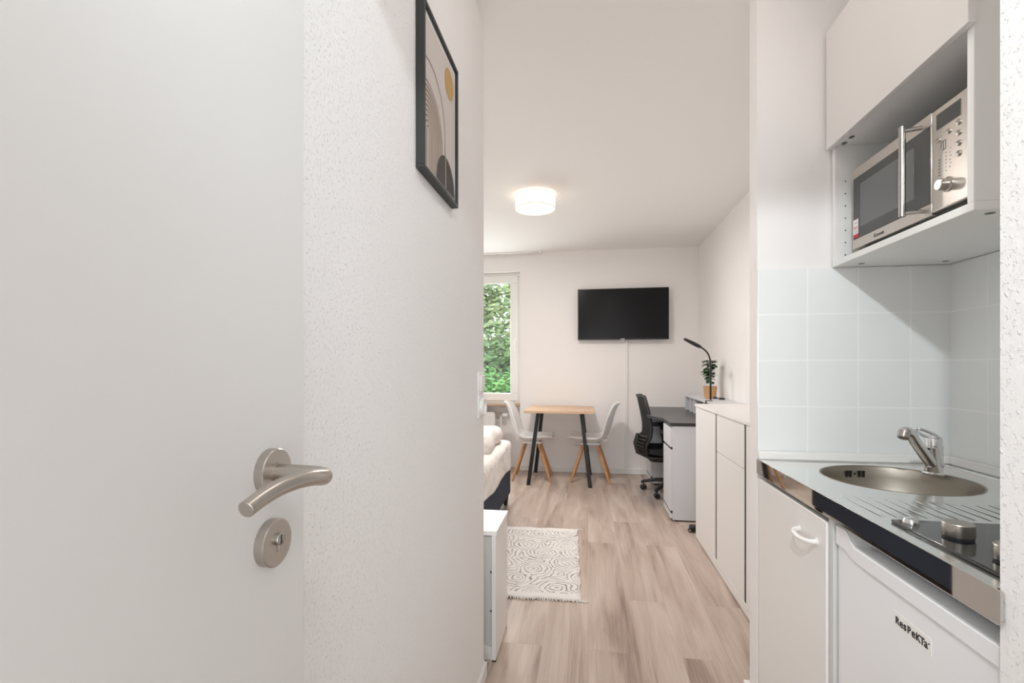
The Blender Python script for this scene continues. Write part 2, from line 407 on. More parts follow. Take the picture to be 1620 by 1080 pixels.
def face_mx(x, y, z):   # lettering on a face that looks towards -X, reading towards -Y
    return Matrix.Translation((x, y, z)) @ Matrix(((0,0,-1,0),(-1,0,0,0),(0,1,0,0),(0,0,0,1)))

# ------------------------------------------------------------------ setting
H = 2.52          # ceiling
FY = 5.575        # far wall
RX = 1.20         # right wall
struct(bx('floor', (-2.6, 1.3, -2.1, 5.95, -0.06, 0.0), M['floor'], smooth=0), 'brown oak laminate floor running away from the camera', 'floor')
struct(bx('ceiling', (-2.6, 1.4, -2.1, 5.95, H, H+0.08), M['ceiling'], smooth=0), 'plain white ceiling', 'ceiling')
struct(bx('wall_far', (-0.78, 1.4, FY, 5.95, 0, H), M['wall'], smooth=0), 'far white wall carrying the television', 'wall')
struct(bx('wall_far_corner', (-2.6, -2.12, FY, 5.95, 0, H), M['wall'], smooth=0))
struct(bx('wall_below_window', (-2.12, -0.78, 5.75, 5.95, 0, 0.742), M['wall'], smooth=0), 'recessed wall below the window', 'wall')
struct(bx('wall_above_window', (-2.12, -0.78, 5.60, 5.95, 2.31, H), M['wall'], smooth=0), 'shutter box wall above the window', 'wall')
struct(bx('wall_right', (RX, 1.4, 1.775, FY, 0, H), M['wall'], smooth=0), 'white wall behind the sideboard and desk', 'wall')
struct(bx('wall_left', (-2.7, -2.6, 1.7, 5.95, 0, H), M['wall'], smooth=0))
struct(bx('wall_partition', (0.549, 1.4, 1.70, 1.775, 0, H), M['wall'], smooth=0), 'thin end of the partition beside the kitchenette', 'wall')
struct(bx('wall_entry', (-0.50, -0.40, 0.60, 1.845, 0, H), M['wall_rough'], smooth=0), 'near white woodchip wall carrying the framed print', 'wall')
struct(bx('wall_inner', (-2.6, -0.50, 1.745, 1.845, 0, H), M['wall'], smooth=0))
struct(bx('wall_behind_door', (-0.60, -0.47, -2.1, 0.60, 0, H), M['wall_rough'], smooth=0))
struct(bx('wall_near_right', (0.55, 1.4, -2.1, 0.75, 0, H), M['wall_rough'], smooth=0), 'near right white woodchip wall edge before the kitchenette', 'wall')
struct(bx('wall_back', (-0.6, 0.6, -2.2, -2.1, 0, H), M['wall_rough'], smooth=0))
struct(bx('wall_niche', (1.115, 1.4, 0.75, 1.70, 0, H), M['wall'], smooth=0), 'white wall at the back of the kitchenette', 'wall')
struct(bx('lintel', (-0.47, 0.55, 0.40, 0.47, 2.06, H), M['wall_rough'], smooth=0))
struct(bx('wall_tiles', (0.549, 1.115, 1.692, 1.70, 0.925, 1.516), M['tile_end'], smooth=0), 'white square tiles on the end wall above the worktop', 'tiles')
struct(bx('wall_tiles_side', (1.107, 1.115, 0.75, 1.692, 0.925, 1.516), M['tile_side'], smooth=0), 'white square tiles on the side wall behind the tap', 'tiles')
struct(bx('baseboard_far', (-0.775, RX, FY-0.014, FY, 0, 0.06), M['white_trim'], bevel=0.003))
bm = newbm()
box(bm, -0.40, -0.386, 0.60, 1.859, 0, 0.056); box(bm, -0.48, -0.386, 1.845, 1.859, 0, 0.056)
struct(obj('baseboard_left', bm, M['white_trim'], bevel=0.003))
bm = newbm()
box(bm, 0.535, 0.549, 1.70, 1.80, 0, 0.11); box(bm, 0.549, 0.72, 1.775, 1.80, 0, 0.11)
struct(obj('baseboard_partition', bm, M['white_trim'], bevel=0.003))

# entrance door, standing open along the left wall
DX = -0.362
bm = newbm(); box(bm, DX-0.040, DX, -0.32, 0.577, 0.008, 2.0); box(bm, DX-0.040, DX-0.014, 0.577, 0.584, 0.008, 2.0)
door = struct(obj('door_1', bm, M['door'], bevel=0.0015, smooth=30), 'white smooth door standing open with a satin metal lever', 'door')
bm = newbm()
HP = [(DX+0.009,.508,1.0795),(DX+.03,.508,1.0795),(DX+.05,.508,1.079),(DX+.064,.507,1.0785),(DX+.0725,.500,1.0788),(DX+.0762,.488,1.0805),(DX+.0772,.470,1.0843),(DX+.0758,.450,1.0862),(DX+.0725,.425,1.0856),(DX+.070,.402,1.0818),(DX+.0688,.380,1.0760)]
# refine the lever path for a round bend
def crom(P, k=5):
    P = [Vector(p) for p in P]; out = []
    for i in range(len(P)-1):
        p0 = P[max(i-1,0)]; p1 = P[i]; p2 = P[i+1]; p3 = P[min(i+2,len(P)-1)]
        for j in range(k):
            t = j/k
            out.append(0.5*((2*p1)+(p2-p0)*t+(2*p0-5*p1+4*p2-p3)*t*t+(3*p1-p0-3*p2+p3)*t**3))
    out.append(P[-1]); return out
P = crom(HP); tube(bm, P, [0.0092 - 0.0016*max(0,(i/(len(P)-1)-.5)*2) for i in range(len(P))], 28)
hd = obj('door_handle', bm, M['steel_nickel'], door, bevel=0.0006)
hd['label'] = 'curved satin metal lever'
bm = newbm(); lathe(bm, [(0.0268,0),(0.0268,0.0098),(0.0258,0.0108),(0.0108,0.0108),(0.0108,0.0125),(0.0098,0.0125)], (DX,.508,1.0795), 'X', 56)
obj('handle_rose', bm, M['steel_nickel'], hd, smooth=30)
bm = newbm(); lathe(bm, [(0.0268,0),(0.0268,0.0100),(0.0256,0.0110)], (DX,.508,0.9985), 'X', 56)
lk = obj('lock_rose', bm, M['steel_nickel'], door, smooth=30)
bm = newbm()
lathe(bm, [(0.0072,0.010),(0.0072,0.0150),(0.0066,0.0155)], (DX,.508,1.003), 'X', 28)
box(bm, DX+0.010, DX+0.0150, .5045, .5115, .989, 1.0)
obj('lock_cylinder', bm, M['steel'], lk, bevel=0.0004)
bm = newbm(); box(bm, DX+0.0153, DX+0.0159, .5072, .5088, .998, 1.0085)
obj('keyhole', bm, M['ink'], lk)

# window in the far recess
WY0, WY1 = 5.675, 5.745
def ring(bm, x0, x1, z0, z1, w, y0, y1, mi=0):
    box(bm, x0, x1, y0, y1, z0, z0+w, mi); box(bm, x0, x1, y0, y1, z1-w, z1, mi)
    box(bm, x0, x0+w, y0, y1, z0+w, z1-w, mi); box(bm, x1-w, x1, y0, y1, z0+w, z1-w, mi)
bm = newbm(); ring(bm, -2.12, -0.782, 0.765, 2.31, 0.045, WY0, WY1); box(bm, -1.475, -1.425, WY0, WY1, 0.81, 2.265)
win = struct(obj('window_1', bm, M['pvc'], bevel=0.004), 'white framed window looking onto green trees', 'window')
for (a, b, hx) in ((-1.435, -0.818, -0.845), (-2.085, -1.465, None)):
    bm = newbm(); ring(bm, a, b, 0.80, 2.275, 0.088, WY0-0.018, WY1-0.012)
    sa = obj('window_sash', bm, M['pvc'], win, bevel=0.005)
    bm = newbm(); box(bm, a+0.085, b-0.085, 5.705, 5.715, 0.885, 2.19)
    obj('window_pane', bm, M['glass'], sa, smooth=0)
    bm = newbm(); ring(bm, a+0.083, b-0.083, 0.883, 2.192, 0.006, 5.69, 5.70)
    obj('glazing_gasket', bm, M['gap_grey'], sa, smooth=0)
    if hx:
        bm = newbm(); box(bm, hx-0.014, hx+0.014, WY0-0.024, WY0-0.017, 1.45, 1.53); lathe(bm, [(0.008,0),(0.008,0.03)], (hx,WY0-0.024,1.505), (0,-1,0), 16)
        tube(bm, [(hx,WY0-0.052,1.512),(hx,WY0-0.054,1.47),(hx,WY0-0.050,1.39)], [0.009,0.009,0.007], 14, sy=0.8)
        obj('window_handle', bm, M['white_plastic'], sa, bevel=0.001)
bm = newbm(); box(bm, -2.12, -0.782, 5.555, 5.75, 0.742, 0.765)
struct(obj('window_sill', bm, M['sill_stone'], bevel=0.003, smooth=30), 'brown edged sill under the window', 'window sill')

# curtain rail
bm = newbm()
box(bm, -2.3, -0.535, 5.515, 5.555, H-0.014, H); box(bm, -0.550, -0.525, 5.508, 5.560, H-0.026, H)
tag(obj('curtain_rail', bm, M['white_plastic'], bevel=0.002), 'white curtain rail on the ceiling above the window', 'curtain rail')

# radiator
rad = thing('radiator', 'white panel radiator in the recess below the window', 'radiator', (-1.5,5.68,0.0))
bm = newbm(); box(bm, -1.95, -1.085, 5.60, 5.612, .12, .66); box(bm, -1.95, -1.085, 5.66, 5.672, .12, .66)
for i in range(26):
    x = -1.93 + i*0.0328
    box(bm, x, x+0.016, 5.594, 5.600, .15, .63)
obj('radiator_panel', bm, M['white_trim'], rad, bevel=0.003)
bm = newbm(); box(bm, -1.955, -1.080, 5.597, 5.675, .655, .668); box(bm, -1.09, -1.080, 5.597, 5.675, .12, .668)
obj('radiator_grille', bm, M['white_trim'], rad, bevel=0.002)
bm = newbm(); tube(bm, [(-1.09,5.635,.632),(-0.99,5.635,.632)], 0.010, 14); lathe(bm, [(0.014,0),(0.016,0.02),(0.014,0.03)], (-1.03,5.635,.632), 'X', 18)
vl = obj('radiator_valve', bm, M['steel_nickel'], rad)
bm = newbm(); lathe(bm, [(0.018,0),(0.023,0.012),(0.024,0.055),(0.019,0.062)], (-0.995,5.635,.632), 'X', 22)
obj('thermostat_knob', bm, M['white_plastic'], vl)
bm = newbm(); tube(bm, [(-1.015,5.635,.625),(-1.015,5.64,.0)], 0.009, 12)
obj('radiator_pipe', bm, M['white_trim'], rad)
bm = newbm()
bm.free()
for x in (-1.9,-1.15): bx('wall_bracket', (x-0.015, x+0.015, 5.67, 5.749, .2, .56), M['white_trim'], rad)

# ------------------------------------------------------------------ entry wall: print and switch
fr = thing('framed_print', 'black framed abstract print of arches and a gold disc on the near left wall', 'picture', (-0.40,1.24,1.667))
FX0, FX1 = -0.399, -0.378
bm = newbm()
def yring(bm, y0, y1, z0, z1, w, x0, x1, mi=0):
    box(bm, x0, x1, y0, y1, z0, z0+w, mi); box(bm, x0, x1, y0, y1, z1-w, z1, mi); box(bm, x0, x1, y0, y0+w, z0+w, z1-w, mi); box(bm, x0, x1, y1-w, y1, z0+w, z1-w, mi)
yring(bm, 1.09, 1.392, 1.667, 2.070, 0.010, FX0, FX1)
obj('frame_border', bm, M['frame_black'], fr, bevel=0.001, smooth=30)
bm = newbm(); PX = -0.386
def pq(pts, mi, dx=0.0):
    f = bm.faces.new([bm.verts.new((PX+dx, y, z)) for y, z in pts]); f.material_index = mi
Y0, Y1, Z0, Z1 = 1.099, 1.383, 1.676, 2.061
box(bm, PX-0.004, PX, Y0, Y1, Z0, Z1, 1)
pq([(Y0+.008,Z0+.012),(Y1-.008,Z0+.012),(Y1-.008,Z1-.012),(Y0+.008,Z1-.012)], 0, .0003)
ya, yb, za, zb = Y0+.008, Y1-.008, Z0+.012, Z1-.012
def arch_pts(yc, zc, r, n=28):
    return [(yc+r*math.cos(a), zc+r*math.sin(a)) for a in [math.pi*k/n for k in range(n+1)]]
def cl(p): return (min(max(p[0],ya),yb), min(max(p[1],za),zb))
def arch_fill(yc, zc, r, zbot, mi, dx):
    A = arch_pts(yc, zc, r)
    for (p, q) in zip(A, A[1:]):
        p, q = cl(p), cl(q)
        if abs(p[0]-q[0]) < 1e-6: continue
        pq([(p[0],zbot),(q[0],zbot),q,p], mi, dx)
def arch_line(yc, zc, r, w, zbot, mi, dx):
    A = arch_pts(yc, zc, r+w/2); B = arch_pts(yc, zc, r-w/2)
    for i in range(len(A)-1):
        if A[i+1][0] < ya+.001 or B[i+1][0] < ya+.001 or A[i][1] > zb or A[i+1][0] > yb: continue
        pq([A[i], A[i+1], B[i+1], B[i]], mi, dx)
    for s in (1,-1):
        y = yc + s*r
        if ya+w < y < yb-w: pq([(y-w/2,zbot),(y+w/2,zbot),(y+w/2,zc),(y-w/2,zc)], mi, dx)
arch_fill(1.150, 1.822, 0.128, za, 0, .0005)
arch_fill(1.138, 1.760, 0.118, za, 2, .0007)
arch_line(1.150, 1.822, 0.128, 0.0028, za, 3, .0012)
for i in range(10): arch_line(1.138, 1.775, 0.012+i*0.0118, 0.0030, za, 3, .0010)
pq([(1.320+.041*math.cos(a), 1.992+.041*math.sin(a)) for a in [2*math.pi*k/36 for k in range(36)]], 5, .0012)
arch_fill(1.288, za, 0.085, za, 4, .0014)
pq([(1.281,za),(1.285,za),(1.285,1.80),(1.281,1.80)], 0, .0018)
obj('art_print', bm, [M['paper'], M['paper_white'], M['paper_beige'], M['paper_brown'], M['paper_dark'], M['paper_gold']], fr, smooth=0)

sw = thing('light_switch', 'white double light switch and socket plate at the end of the near left wall', 'light switch', (-0.40,1.77,1.06))
bm = newbm(); box(bm, -0.40, -0.393, 1.733, 1.815, 1.010, 1.092); box(bm, -0.40, -0.393, 1.733, 1.815, 1.098, 1.180); box(bm, -0.40, -0.394, 1.735, 1.813, 1.09, 1.10)
obj('switch_plate', bm, M['white_plastic'], sw, bevel=0.002)
bm = newbm(); v = box(bm, -0.393, -0.387, 1.746, 1.802, 1.110, 1.168); v[4].co.x -= 0; v[5].co.x += 0.003; v[6].co.x += 0.003
obj('rocker', bm, M['white_plastic'], sw, bevel=0.0015)
bm = newbm(); lathe(bm, [(0.033,0),(0.033,0.013),(0.0285,0.014),(0.026,0.004),(0.0,0.003)], (-0.393,1.774,1.051), 'X', 36, cap1=False)
obj('power_socket', bm, M['white_plastic'], sw)

# ------------------------------------------------------------------ kitchenette
# worktop in polished steel with round basin and drainer
KX, KXB, KY0, KY1, KZ = 0.544, 1.107, 0.752, 1.690, 0.900
wt = thing('worktop', 'polished steel worktop with inset sink and mirror front edge', 'worktop', (0.82,1.2,0.86))
bm = newbm()
cx, cy, cr = 0.818, 1.447, 0.172
angs = sorted(set([2*math.pi*k/72 for k in range(72)] + [math.atan2(y-cy, x-cx) % (2*math.pi) for x in (KX,KXB) for y in (KY0,KY1)]))
def hitrect(a):
    dx, dy = math.cos(a), math.sin(a); t = 1e9
    if abs(dx) > 1e-9: t = min(t, ((KXB if dx > 0 else KX)-cx)/dx)
    if abs(dy) > 1e-9: t = min(t, ((KY1 if dy > 0 else KY0)-cy)/dy)
    return cx+dx*t, cy+dy*t
inn = [bm.verts.new((cx+cr*math.cos(a), cy+cr*math.sin(a), KZ)) for a in angs]
out = [bm.verts.new((*hitrect(a), KZ)) for a in angs]
for i in range(len(angs)):
    j = (i+1) % len(angs); bm.faces.new((inn[i], inn[j], out[j], out[i]))
ob = obj('steel_top', bm, M['steel_top'], wt, smooth=0)
bm = newbm(); prism(bm, [(KX,KZ-0.0004),(KX+.0015,KZ+0.0006),(KX+.004,KZ-0.0005),(KX+.004,KZ-.046),(KX,KZ-.046)], KY0-.0105, KY1, 'XZ')
obj('front_edge', bm, M['steel_mirror'], wt, smooth=0)
bm = newbm(); box(bm, KX+.006, KXB, KY0, KY1, KZ-.042, KZ-.036)
# underside board ring, leaving the basin free
bm.free(); bm = newbm(); box(bm, KX+.004, KX+.06, KY0, KY1, KZ-.050, KZ-.004)
obj('edge_board', bm, M['cab_grey'], wt)
bm = newbm(); lathe(bm, [(cr,0.0),(cr+0.0035,0.0012),(cr+0.001,-0.004),(cr-.004,-.03),(cr-.012,-.09),(cr-.04,-.125),(0.05,-.132),(0.022,-.136)], (cx,cy,KZ), 'Z', 72, cap0=False)
bs = obj('sink_basin', bm, M['steel_basin'], wt, smooth=60)
bs['label'] = 'round brushed steel sink basin'
bm = newbm(); lathe(bm, [(0.028,0),(0.028,.003),(0.02,.004),(0.0,.001)], (cx,cy,KZ-.1345), 'Z', 28, cap1=False)
obj('drain', bm, M['chrome'], bs)
for k, w in ((-2.4,.0042),(-1.3,.0042),(0,.0022),(1.3,.0042),(2.4,.0042)):
    a = R(97) - k*0.0105/cr
    c = Vector((cx+(cr-.0045)*math.cos(a), cy+(cr-.0045)*math.sin(a), KZ-.024)); tdir = Vector((-math.sin(a), math.cos(a), 0)); ndir = Vector((math.cos(a), math.sin(a), 0))
    hh = 0.010 if k else 0.003
    q = [c+tdir*s*w+Vector((0,0,t*hh))-ndir*(0.0012 if t > 0 else -0.0002) for s, t in ((-1,-1),(1,-1),(1,1),(-1,1))]
    bm = newbm(); vs = [bm.verts.new(p) for p in q]; bm.faces.new(vs)
    obj('overflow_slot', bm, M['ink'], bs, solid=0.001, smooth=0)
for i in range(18):
    bm = newbm(); x = 0.585 + i*0.0275; yf = 1.255 - 0.05*max(0, 1-abs(x-.82)/.2) 
    tube(bm, [(x,1.068,KZ-.002),(x,1.078,KZ+.0008),(x,1.12,KZ+.001),(x,yf-.02,KZ+.0006),(x,yf,KZ-.002)], [.002,.0045,.005,.005,.003], 10, sy=.16)
    obj('drainer_ridge', bm, M['steel_top'], wt, smooth=60)
bm = newbm(); prism(bm, [(KX+.02,1.66),(1.075,1.66),(1.075,.76),(1.078,.76),(1.078,1.663),(KX+.02,1.663)], KZ-.001, KZ+.0022, 'XY')
obj('raised_bead', bm, M['steel_top'], wt, bevel=0.001)
bm = newbm(); box(bm, KX+.003, KXB, KY1-.012, KY1, KZ, KZ+.0265); box(bm, KXB-.012, KXB, KY0, KY1-.012, KZ, KZ+.0265)
up = obj('upstand', bm, M['white_plastic'], wt, bevel=0.004)
up['label'] = 'white splash strip along the tiles'

# tap
tp = thing('kitchen_tap', 'chrome single lever mixer tap behind the sink', 'tap', (0.952,1.52,KZ))
bm = newbm(); lathe(bm, [(.026,0),(.026,.004),(.0225,.008),(.0215,.07),(.0225,.074),(.0225,.078),(.0205,.08),(.0205,.098),(.017,.106),(.006,.110)], (0.952,1.52,KZ+.0005), 'Z', 36)
body = obj('tap_body', bm, M['chrome'], tp)
bm = newbm()
sp0 = Vector((0.950,1.519,.922)); sp1 = Vector((0.853,1.455,1.022))
P = crom([sp0, sp0.lerp(sp1,.35), sp0.lerp(sp1,.75), sp1+Vector((.006,.004,-.002)), sp1+Vector((-.012,-.008,.006)), sp1+Vector((-.026,-.017,.003))], 4)
tube(bm, P, [0.0155 - 0.004*i/(len(P)-1) for i in range(len(P))], 22)
spt = obj('tap_spout', bm, M['chrome'], tp)
bm = newbm(); lathe(bm, [(.0115,-.012),(.0135,-.010),(.0135,.012),(.0115,.014)], sp1+Vector((-.020,-.014,.000)), (-.35,-.25,-.85), 24)
obj('aerator', bm, M['steel'], spt)
bm = newbm()
ce = Vector((0.921,1.499,1.016)); du = Vector((-.70,-.46,.34)).normalized(); dv = Vector((-.53,.84,0)).normalized()
loop = [ce + du*(.041*math.cos(a)) + dv*(.0185*math.sin(a)*(1-.25*math.cos(a))) for a in [2*math.pi*k/28 for k in range(28)]]
tube(bm, loop, .0042, 12, closed=True)
tube(bm, [ce-du*.034, (0.952,1.52,1.002)], [.007,.012], 14)
obj('tap_lever', bm, M['chrome'], tp)
bm = newbm(); lathe(bm, [(.0028,0),(.0028,.001)], (0.9335,1.5075,.972), (-.8,-.55,0), 12)
obj('temperature_mark', bm, M['ink'], tp)

# hob
hb = thing('hob', 'black glass hob set into the steel worktop', 'hob', (0.83,0.88,KZ))
bm = newbm(); box(bm, .578, 1.065, .757, 1.040, KZ+.0002, KZ+.006)
obj('hob_glass', bm, M['black_glass'], hb, bevel=0.0015, smooth=30)
bm = newbm()
for y in (.80,):
    lathe(bm, [(.088,0),(.090,.0003),(.090,.0004),(.088,.0004)], (.88,.90,KZ+.006), 'Z', 48, cap0=False, cap1=False)
obj('hotplate_marking', bm, M['ink_grey'], hb)
for y in (.945, .836):
    bm = newbm(); lathe(bm, [(.0215,.0),(.0215,.004)], (.630,y,KZ+.006), 'Z', 36)
    kb = obj('control_knob', bm, M['black_plastic'], hb)
    bm = newbm(); lathe(bm, [(.0222,.004),(.0228,.006),(.0222,.0245),(.0212,.026)], (.630,y,KZ+.006), 'Z', 40)
    obj('knob_cap', bm, M['steel_nickel'], kb, smooth=30)
bm = newbm(); lathe(bm, [(.0125,0),(.0125,.004),(.0105,.009),(.008,.010)], (.600,1.018,KZ+.006), 'Z', 28)
obj('pilot_lamp', bm, M['chrome'], hb)

# sink cabinet
sc = thing('sink_cabinet', 'white cabinet under the sink with a white bow handle', 'cabinet', (0.83,1.45,0))
bm = newbm()
box(bm, .566, 1.10, 1.668, 1.688, .0, .850); box(bm, .553, 1.10, 1.2085, 1.2295, .0, .850); box(bm, .60, 1.10, 1.23, 1.668, .08, .096); box(bm, 1.09, 1.10, 1.23, 1.668, .096, .70); box(bm, .60, .615, 1.23, 1.668, 0, .08)
obj('carcass', bm, M['cab_grey'], sc, bevel=0.001, smooth=30)
bm = newbm(); box(bm, .549, .5655, 1.232, 1.688, .085, .838)
dr = obj('cabinet_door', bm, M['cab_white'], sc, bevel=0.002, smooth=30)
bm = newbm()
P = crom([(.549,1.378,.775),(.538,1.376,.7745),(.529,1.366,.773),(.5255,1.34,.771),(.5255,1.318,.771),(.529,1.292,.773),(.538,1.282,.7745),(.549,1.280,.775)], 4)
tube(bm, P, [.0062]*4+[.0055]*(len(P)-8)+[.0062]*4, 14)
lathe(bm, [(.009,0),(.0085,.003)], (.549,1.378,.775), '-X', 16); lathe(bm, [(.009,0),(.0085,.003)], (.549,1.280,.775), '-X', 16)
obj('bow_handle', bm, M['white_plastic'], dr)

# fridge
fg = thing('fridge', 'white undercounter fridge below the hob', 'fridge', (0.83,0.955,0))
bm = newbm(); box(bm, .605, 1.09, .758, 1.205, .02, .825)
obj('fridge_body', bm, M['fridge'], fg, bevel=0.004)
bm = newbm(); box(bm, .588, 1.09, .756, 1.207, .826, .848)
ft = obj('fridge_top', bm, M['fridge_lid'], fg, bevel=0.003)
# door slab with a scooped grip along its top edge
bm = newbm()
def scoop(z_hi, z_lo):
    pts = [(1.203,z_hi),(1.168,z_hi)]
    for k in range(9):
        t = k/8; pts.append((1.168-.045*t, z_hi+(z_lo-z_hi)*(3*t*t-2*t**3)))
    pts.append((.758,z_lo))
    return pts
prism(bm, [(1.203,.04)] + scoop(.842,.817) + [(.758,.04)], .560, .600, 'YZ')
fd = obj('fridge_door', bm, M['fridge'], fg, bevel=0.004, smooth=30)
bm = newbm(); top = scoop(.842,.817)
low = [(y, z-.030) for y, z in scoop(.829,.817)]
prism(bm, top + low[::-1], .5555, .561, 'YZ')
obj('grip_rim', bm, M['fridge'], fd, bevel=0.0018, smooth=30)
bm = newbm(); box(bm, .601, .604, .77, 1.195, .06, .80)
obj('door_seal', bm, M['gap_grey'], fd)
bm = newbm(); box(bm, .5594, .5600, .898, 1.000, .722, .750)
bd = obj('badge', bm, M['white_plastic'], fd, smooth=0)
W0 = 0.992
for i, (chs, sz, adv) in enumerate((('R',.0185,.0118),('e',.0215,.0112),('s',.0215,.0104),('P',.0185,.0112),('e',.0215,.0112),('K',.0185,.0112),('T',.0185,.0098),('a',.0215,.0112))):
    text_mesh(chs, sz, face_mx(.5590, W0, .7295), M['ink'], 'brand_letter', bd, 0.0003, 0.0003)
    W0 -= adv
text_mesh('o', .006, face_mx(.5590, W0+.001, .7385), M['ink'], 'brand_letter', bd, 0.0003)

# wall cabinet: flap door above an open niche
wc = thing('wall_cabinet', 'white wall cabinet with flap door above an open microwave niche', 'cabinet', (0.93,1.4,1.517))
CX, CXB, CY0, CY1, CZ0, CZ1 = .770, 1.105, 1.113, 1.690, 1.517, 2.270
bm = newbm()
box(bm, CX, CXB, CY0, CY1, CZ0, CZ0+.018); box(bm, CX, CXB, CY0, CY1, CZ1-.018, CZ1)
box(bm, CX, CXB, CY1-.018, CY1, CZ0+.018, CZ1-.018); box(bm, CX, CXB, CY0, CY0+.018, CZ0+.018, CZ1-.018)
box(bm, CX, CXB, CY0+.018, CY1-.018, 1.895, 1.913); box(bm, CXB-.006, CXB, CY0+.018, CY1-.018, CZ0+.018, CZ1-.018)
cc = obj('carcass', bm, M['cab_inner'], wc, bevel=0.0012, smooth=30)
for i in range(7):
    z = 1.552 + i*.0385
    for x in (CX+.030, CX+.066):
        bm = newbm(); lathe(bm, [(.0020,0),(.0020,.0008)], (x, CY1-.0184, z), (0,-1,0), 10); obj('shelf_pin_hole', bm, M['ink'], cc)
for x, y in ((CX+.06, CY1-.05), (CXB-.045, CY1-.05), (CX+.05, CY0+.03), (CXB-.045, CY0+.03)):
    bm = newbm(); lathe(bm, [(.0085,0),(.0085,.0008)], (x, y, CZ0-.0007), 'Z', 16); obj('screw_cover', bm, M['gap_grey'], cc)
bm = newbm(); box(bm, CX-.0185, CX-.0015, CY0-.012, CY1-.002, 1.890, 2.266)
obj('flap_door', bm, M['cab_white'], wc, bevel=0.0015, smooth=30)
for y in (CY1-.040, CY1-.082): bx('flap_stop', (CX+.012, CX+.022, y-.007, y+.007, 1.8925, 1.895), M['gap_grey'], wc)

# microwave
mw = thing('microwave', 'silver microwave with black door glass in the wall cabinet niche', 'microwave', (0.93,1.38,1.535))
MX, MY0, MY1, MZ0, MZ1 = .790, 1.148, 1.610, 1.552, 1.792
bm = newbm(); box(bm, MX+.014, 1.085, MY0+.004, MY1-.004, MZ0, MZ1-.004)
obj('housing', bm, M['dark_plastic'], mw, bevel=0.003)
SY = 1.268
bm = newbm(); yring(bm, SY+.001, MY1, MZ0, MZ1, .030, MX, MX+.014); 
md = obj('oven_door', bm, M['steel_panel'], mw, bevel=0.002, smooth=30)
bm = newbm(); box(bm, MX-.0008, MX+.010, SY+.003, MY1-.006, MZ0+.0295, MZ1-.0295)
gl = obj('door_glass', bm, M['oven_glass'], md, bevel=0.0008, smooth=30)
bm = newbm(); box(bm, MX-.0014, MX+.004, SY+.060, MY1-.045, MZ0+.058, MZ1-.055)
obj('viewing_window', bm, M['oven_window'], gl, bevel=0.0004, smooth=30)
bm = newbm(); hy = 1.312; tube(bm, [(MX-.036,hy,MZ0+.012),(MX-.036,hy,MZ1-.010)], .0072, 20)
for z in (MZ0+.020, MZ1-.020): tube(bm, [(MX+.002,hy-.012,z),(MX-.036,hy,z)], .0048, 12)
obj('door_handle', bm, M['steel'], md)
bm = newbm(); box(bm, MX-.001, MX+.013, MY0+.006, SY-.001, MZ0+.004, MZ1-.002)
cp = obj('control_panel', bm, M['steel_panel'], mw, bevel=0.003)
bm = newbm(); box(bm, MX-.0018, MX+.002, MY0+.028, SY-.019, 1.740, 1.775)
obj('display', bm, M['oven_glass'], cp, smooth=0)
bpos = [(MY0+.034, 1.727-.0225*k) for k in range(4)] + [(MY0+.064,1.722),(MY0+.096,1.716)]
for y, z in bpos:
    bm = newbm(); lathe(bm, [(.0062,0),(.0062,.0022),(.0048,.003)], (MX-.001,y,z), '-X', 20)
    obj('panel_button', bm, M['steel'], cp)
bm = newbm()
for y0, y1, z0, z1 in ((.072,.0735,.688,.708),(.079,.0805,.688,.708),(.072,.084,.7065,.708),(.072,.084,.687,.6885),(.086,.0872,.692,.708)):
    box(bm, MX-.0014, MX, MY0+y0, MY0+y1, 1+z0, 1+z1)
for i in range(6):
    box(bm, MX-.0013, MX, MY0+.056+.002*(i%2), MY0+.0595+.002*(i%2), 1.681-.008*i, 1.6825-.008*i)
    box(bm, MX-.0013, MX, MY0+.070, MY0+.0735, 1.677-.008*i, 1.6785-.008*i)
    box(bm, MX-.0013, MX, MY0+.090, MY0+.094, 1.668-.007*i, 1.671-.007*i)
obj('panel_print', bm, M['ink_grey'], cp, smooth=0)
bm = newbm(); lathe(bm, [(.0165,0),(.0165,.002),(.0145,.003),(.0130,.004),(.0125,.019),(.0110,.0205)], (MX-.001,MY0+.066,1.605), '-X', 36)
obj('dial_knob', bm, M['steel'], cp)
text_mesh('iCrescat', .0135, face_mx(MX-.0006, 1.498, MZ0+.0095), M['ink_grey'], 'brand_print', md, 0.0003)
bm = newbm(); sx = MX-.0016; sy0, sy1 = MY1-.036, MY1-.009
def sq(y0,y1,z0,z1,mi,dx=0.0):
    bm.faces.new([bm.verts.new((sx-dx,y,z)) for y,z in ((y1,z0),(y0,z0),(y0,z1),(y1,z1))]).material_index = mi
sq(sy0,sy1,1.5835,1.638,0); sq(sy0,sy1,1.5835,1.5945,1,.0002)
for i in range(5): sq(sy0+.004+i*.0043, sy0+.0068+i*.0043, 1.609, 1.6185, 2, .0002)
for i in range(4): sq(sy0+.005, sy0+.022-.002*(i%2), 1.597+i*.0026, 1.5982+i*.0026, 3, .0002)
sq(sy0+.005,sy0+.020,1.626,1.630,3,.0002)
stk = obj('sticker', bm, [M['paper_white'], M['red'], M['pinkred'], M['sticker_grey']], md, smooth=0)
stk['label'] = 'white sticker with a red band'
for (x, y) in ((MX+.03,MY1-.04),(MX+.03,MY0+.05),(1.05,MY1-.04),(1.05,MY0+.05)):
    bm = newbm(); lathe(bm, [(.012,0),(.014,.017)], (x,y,1.5352), 'Z', 16)
    obj('rubber_foot', bm, M['black_plastic'], mw)
bm = newbm(); tube(bm, crom([(MX+.02,MY1-.03,1.538),(MX-.004,MY1-.045,1.539),(MX-.006,MY1-.085,1.539),(MX+.03,MY1-.115,1.538)],5), .0028, 8)
obj('power_cord', bm, M['black_plastic'], mw)

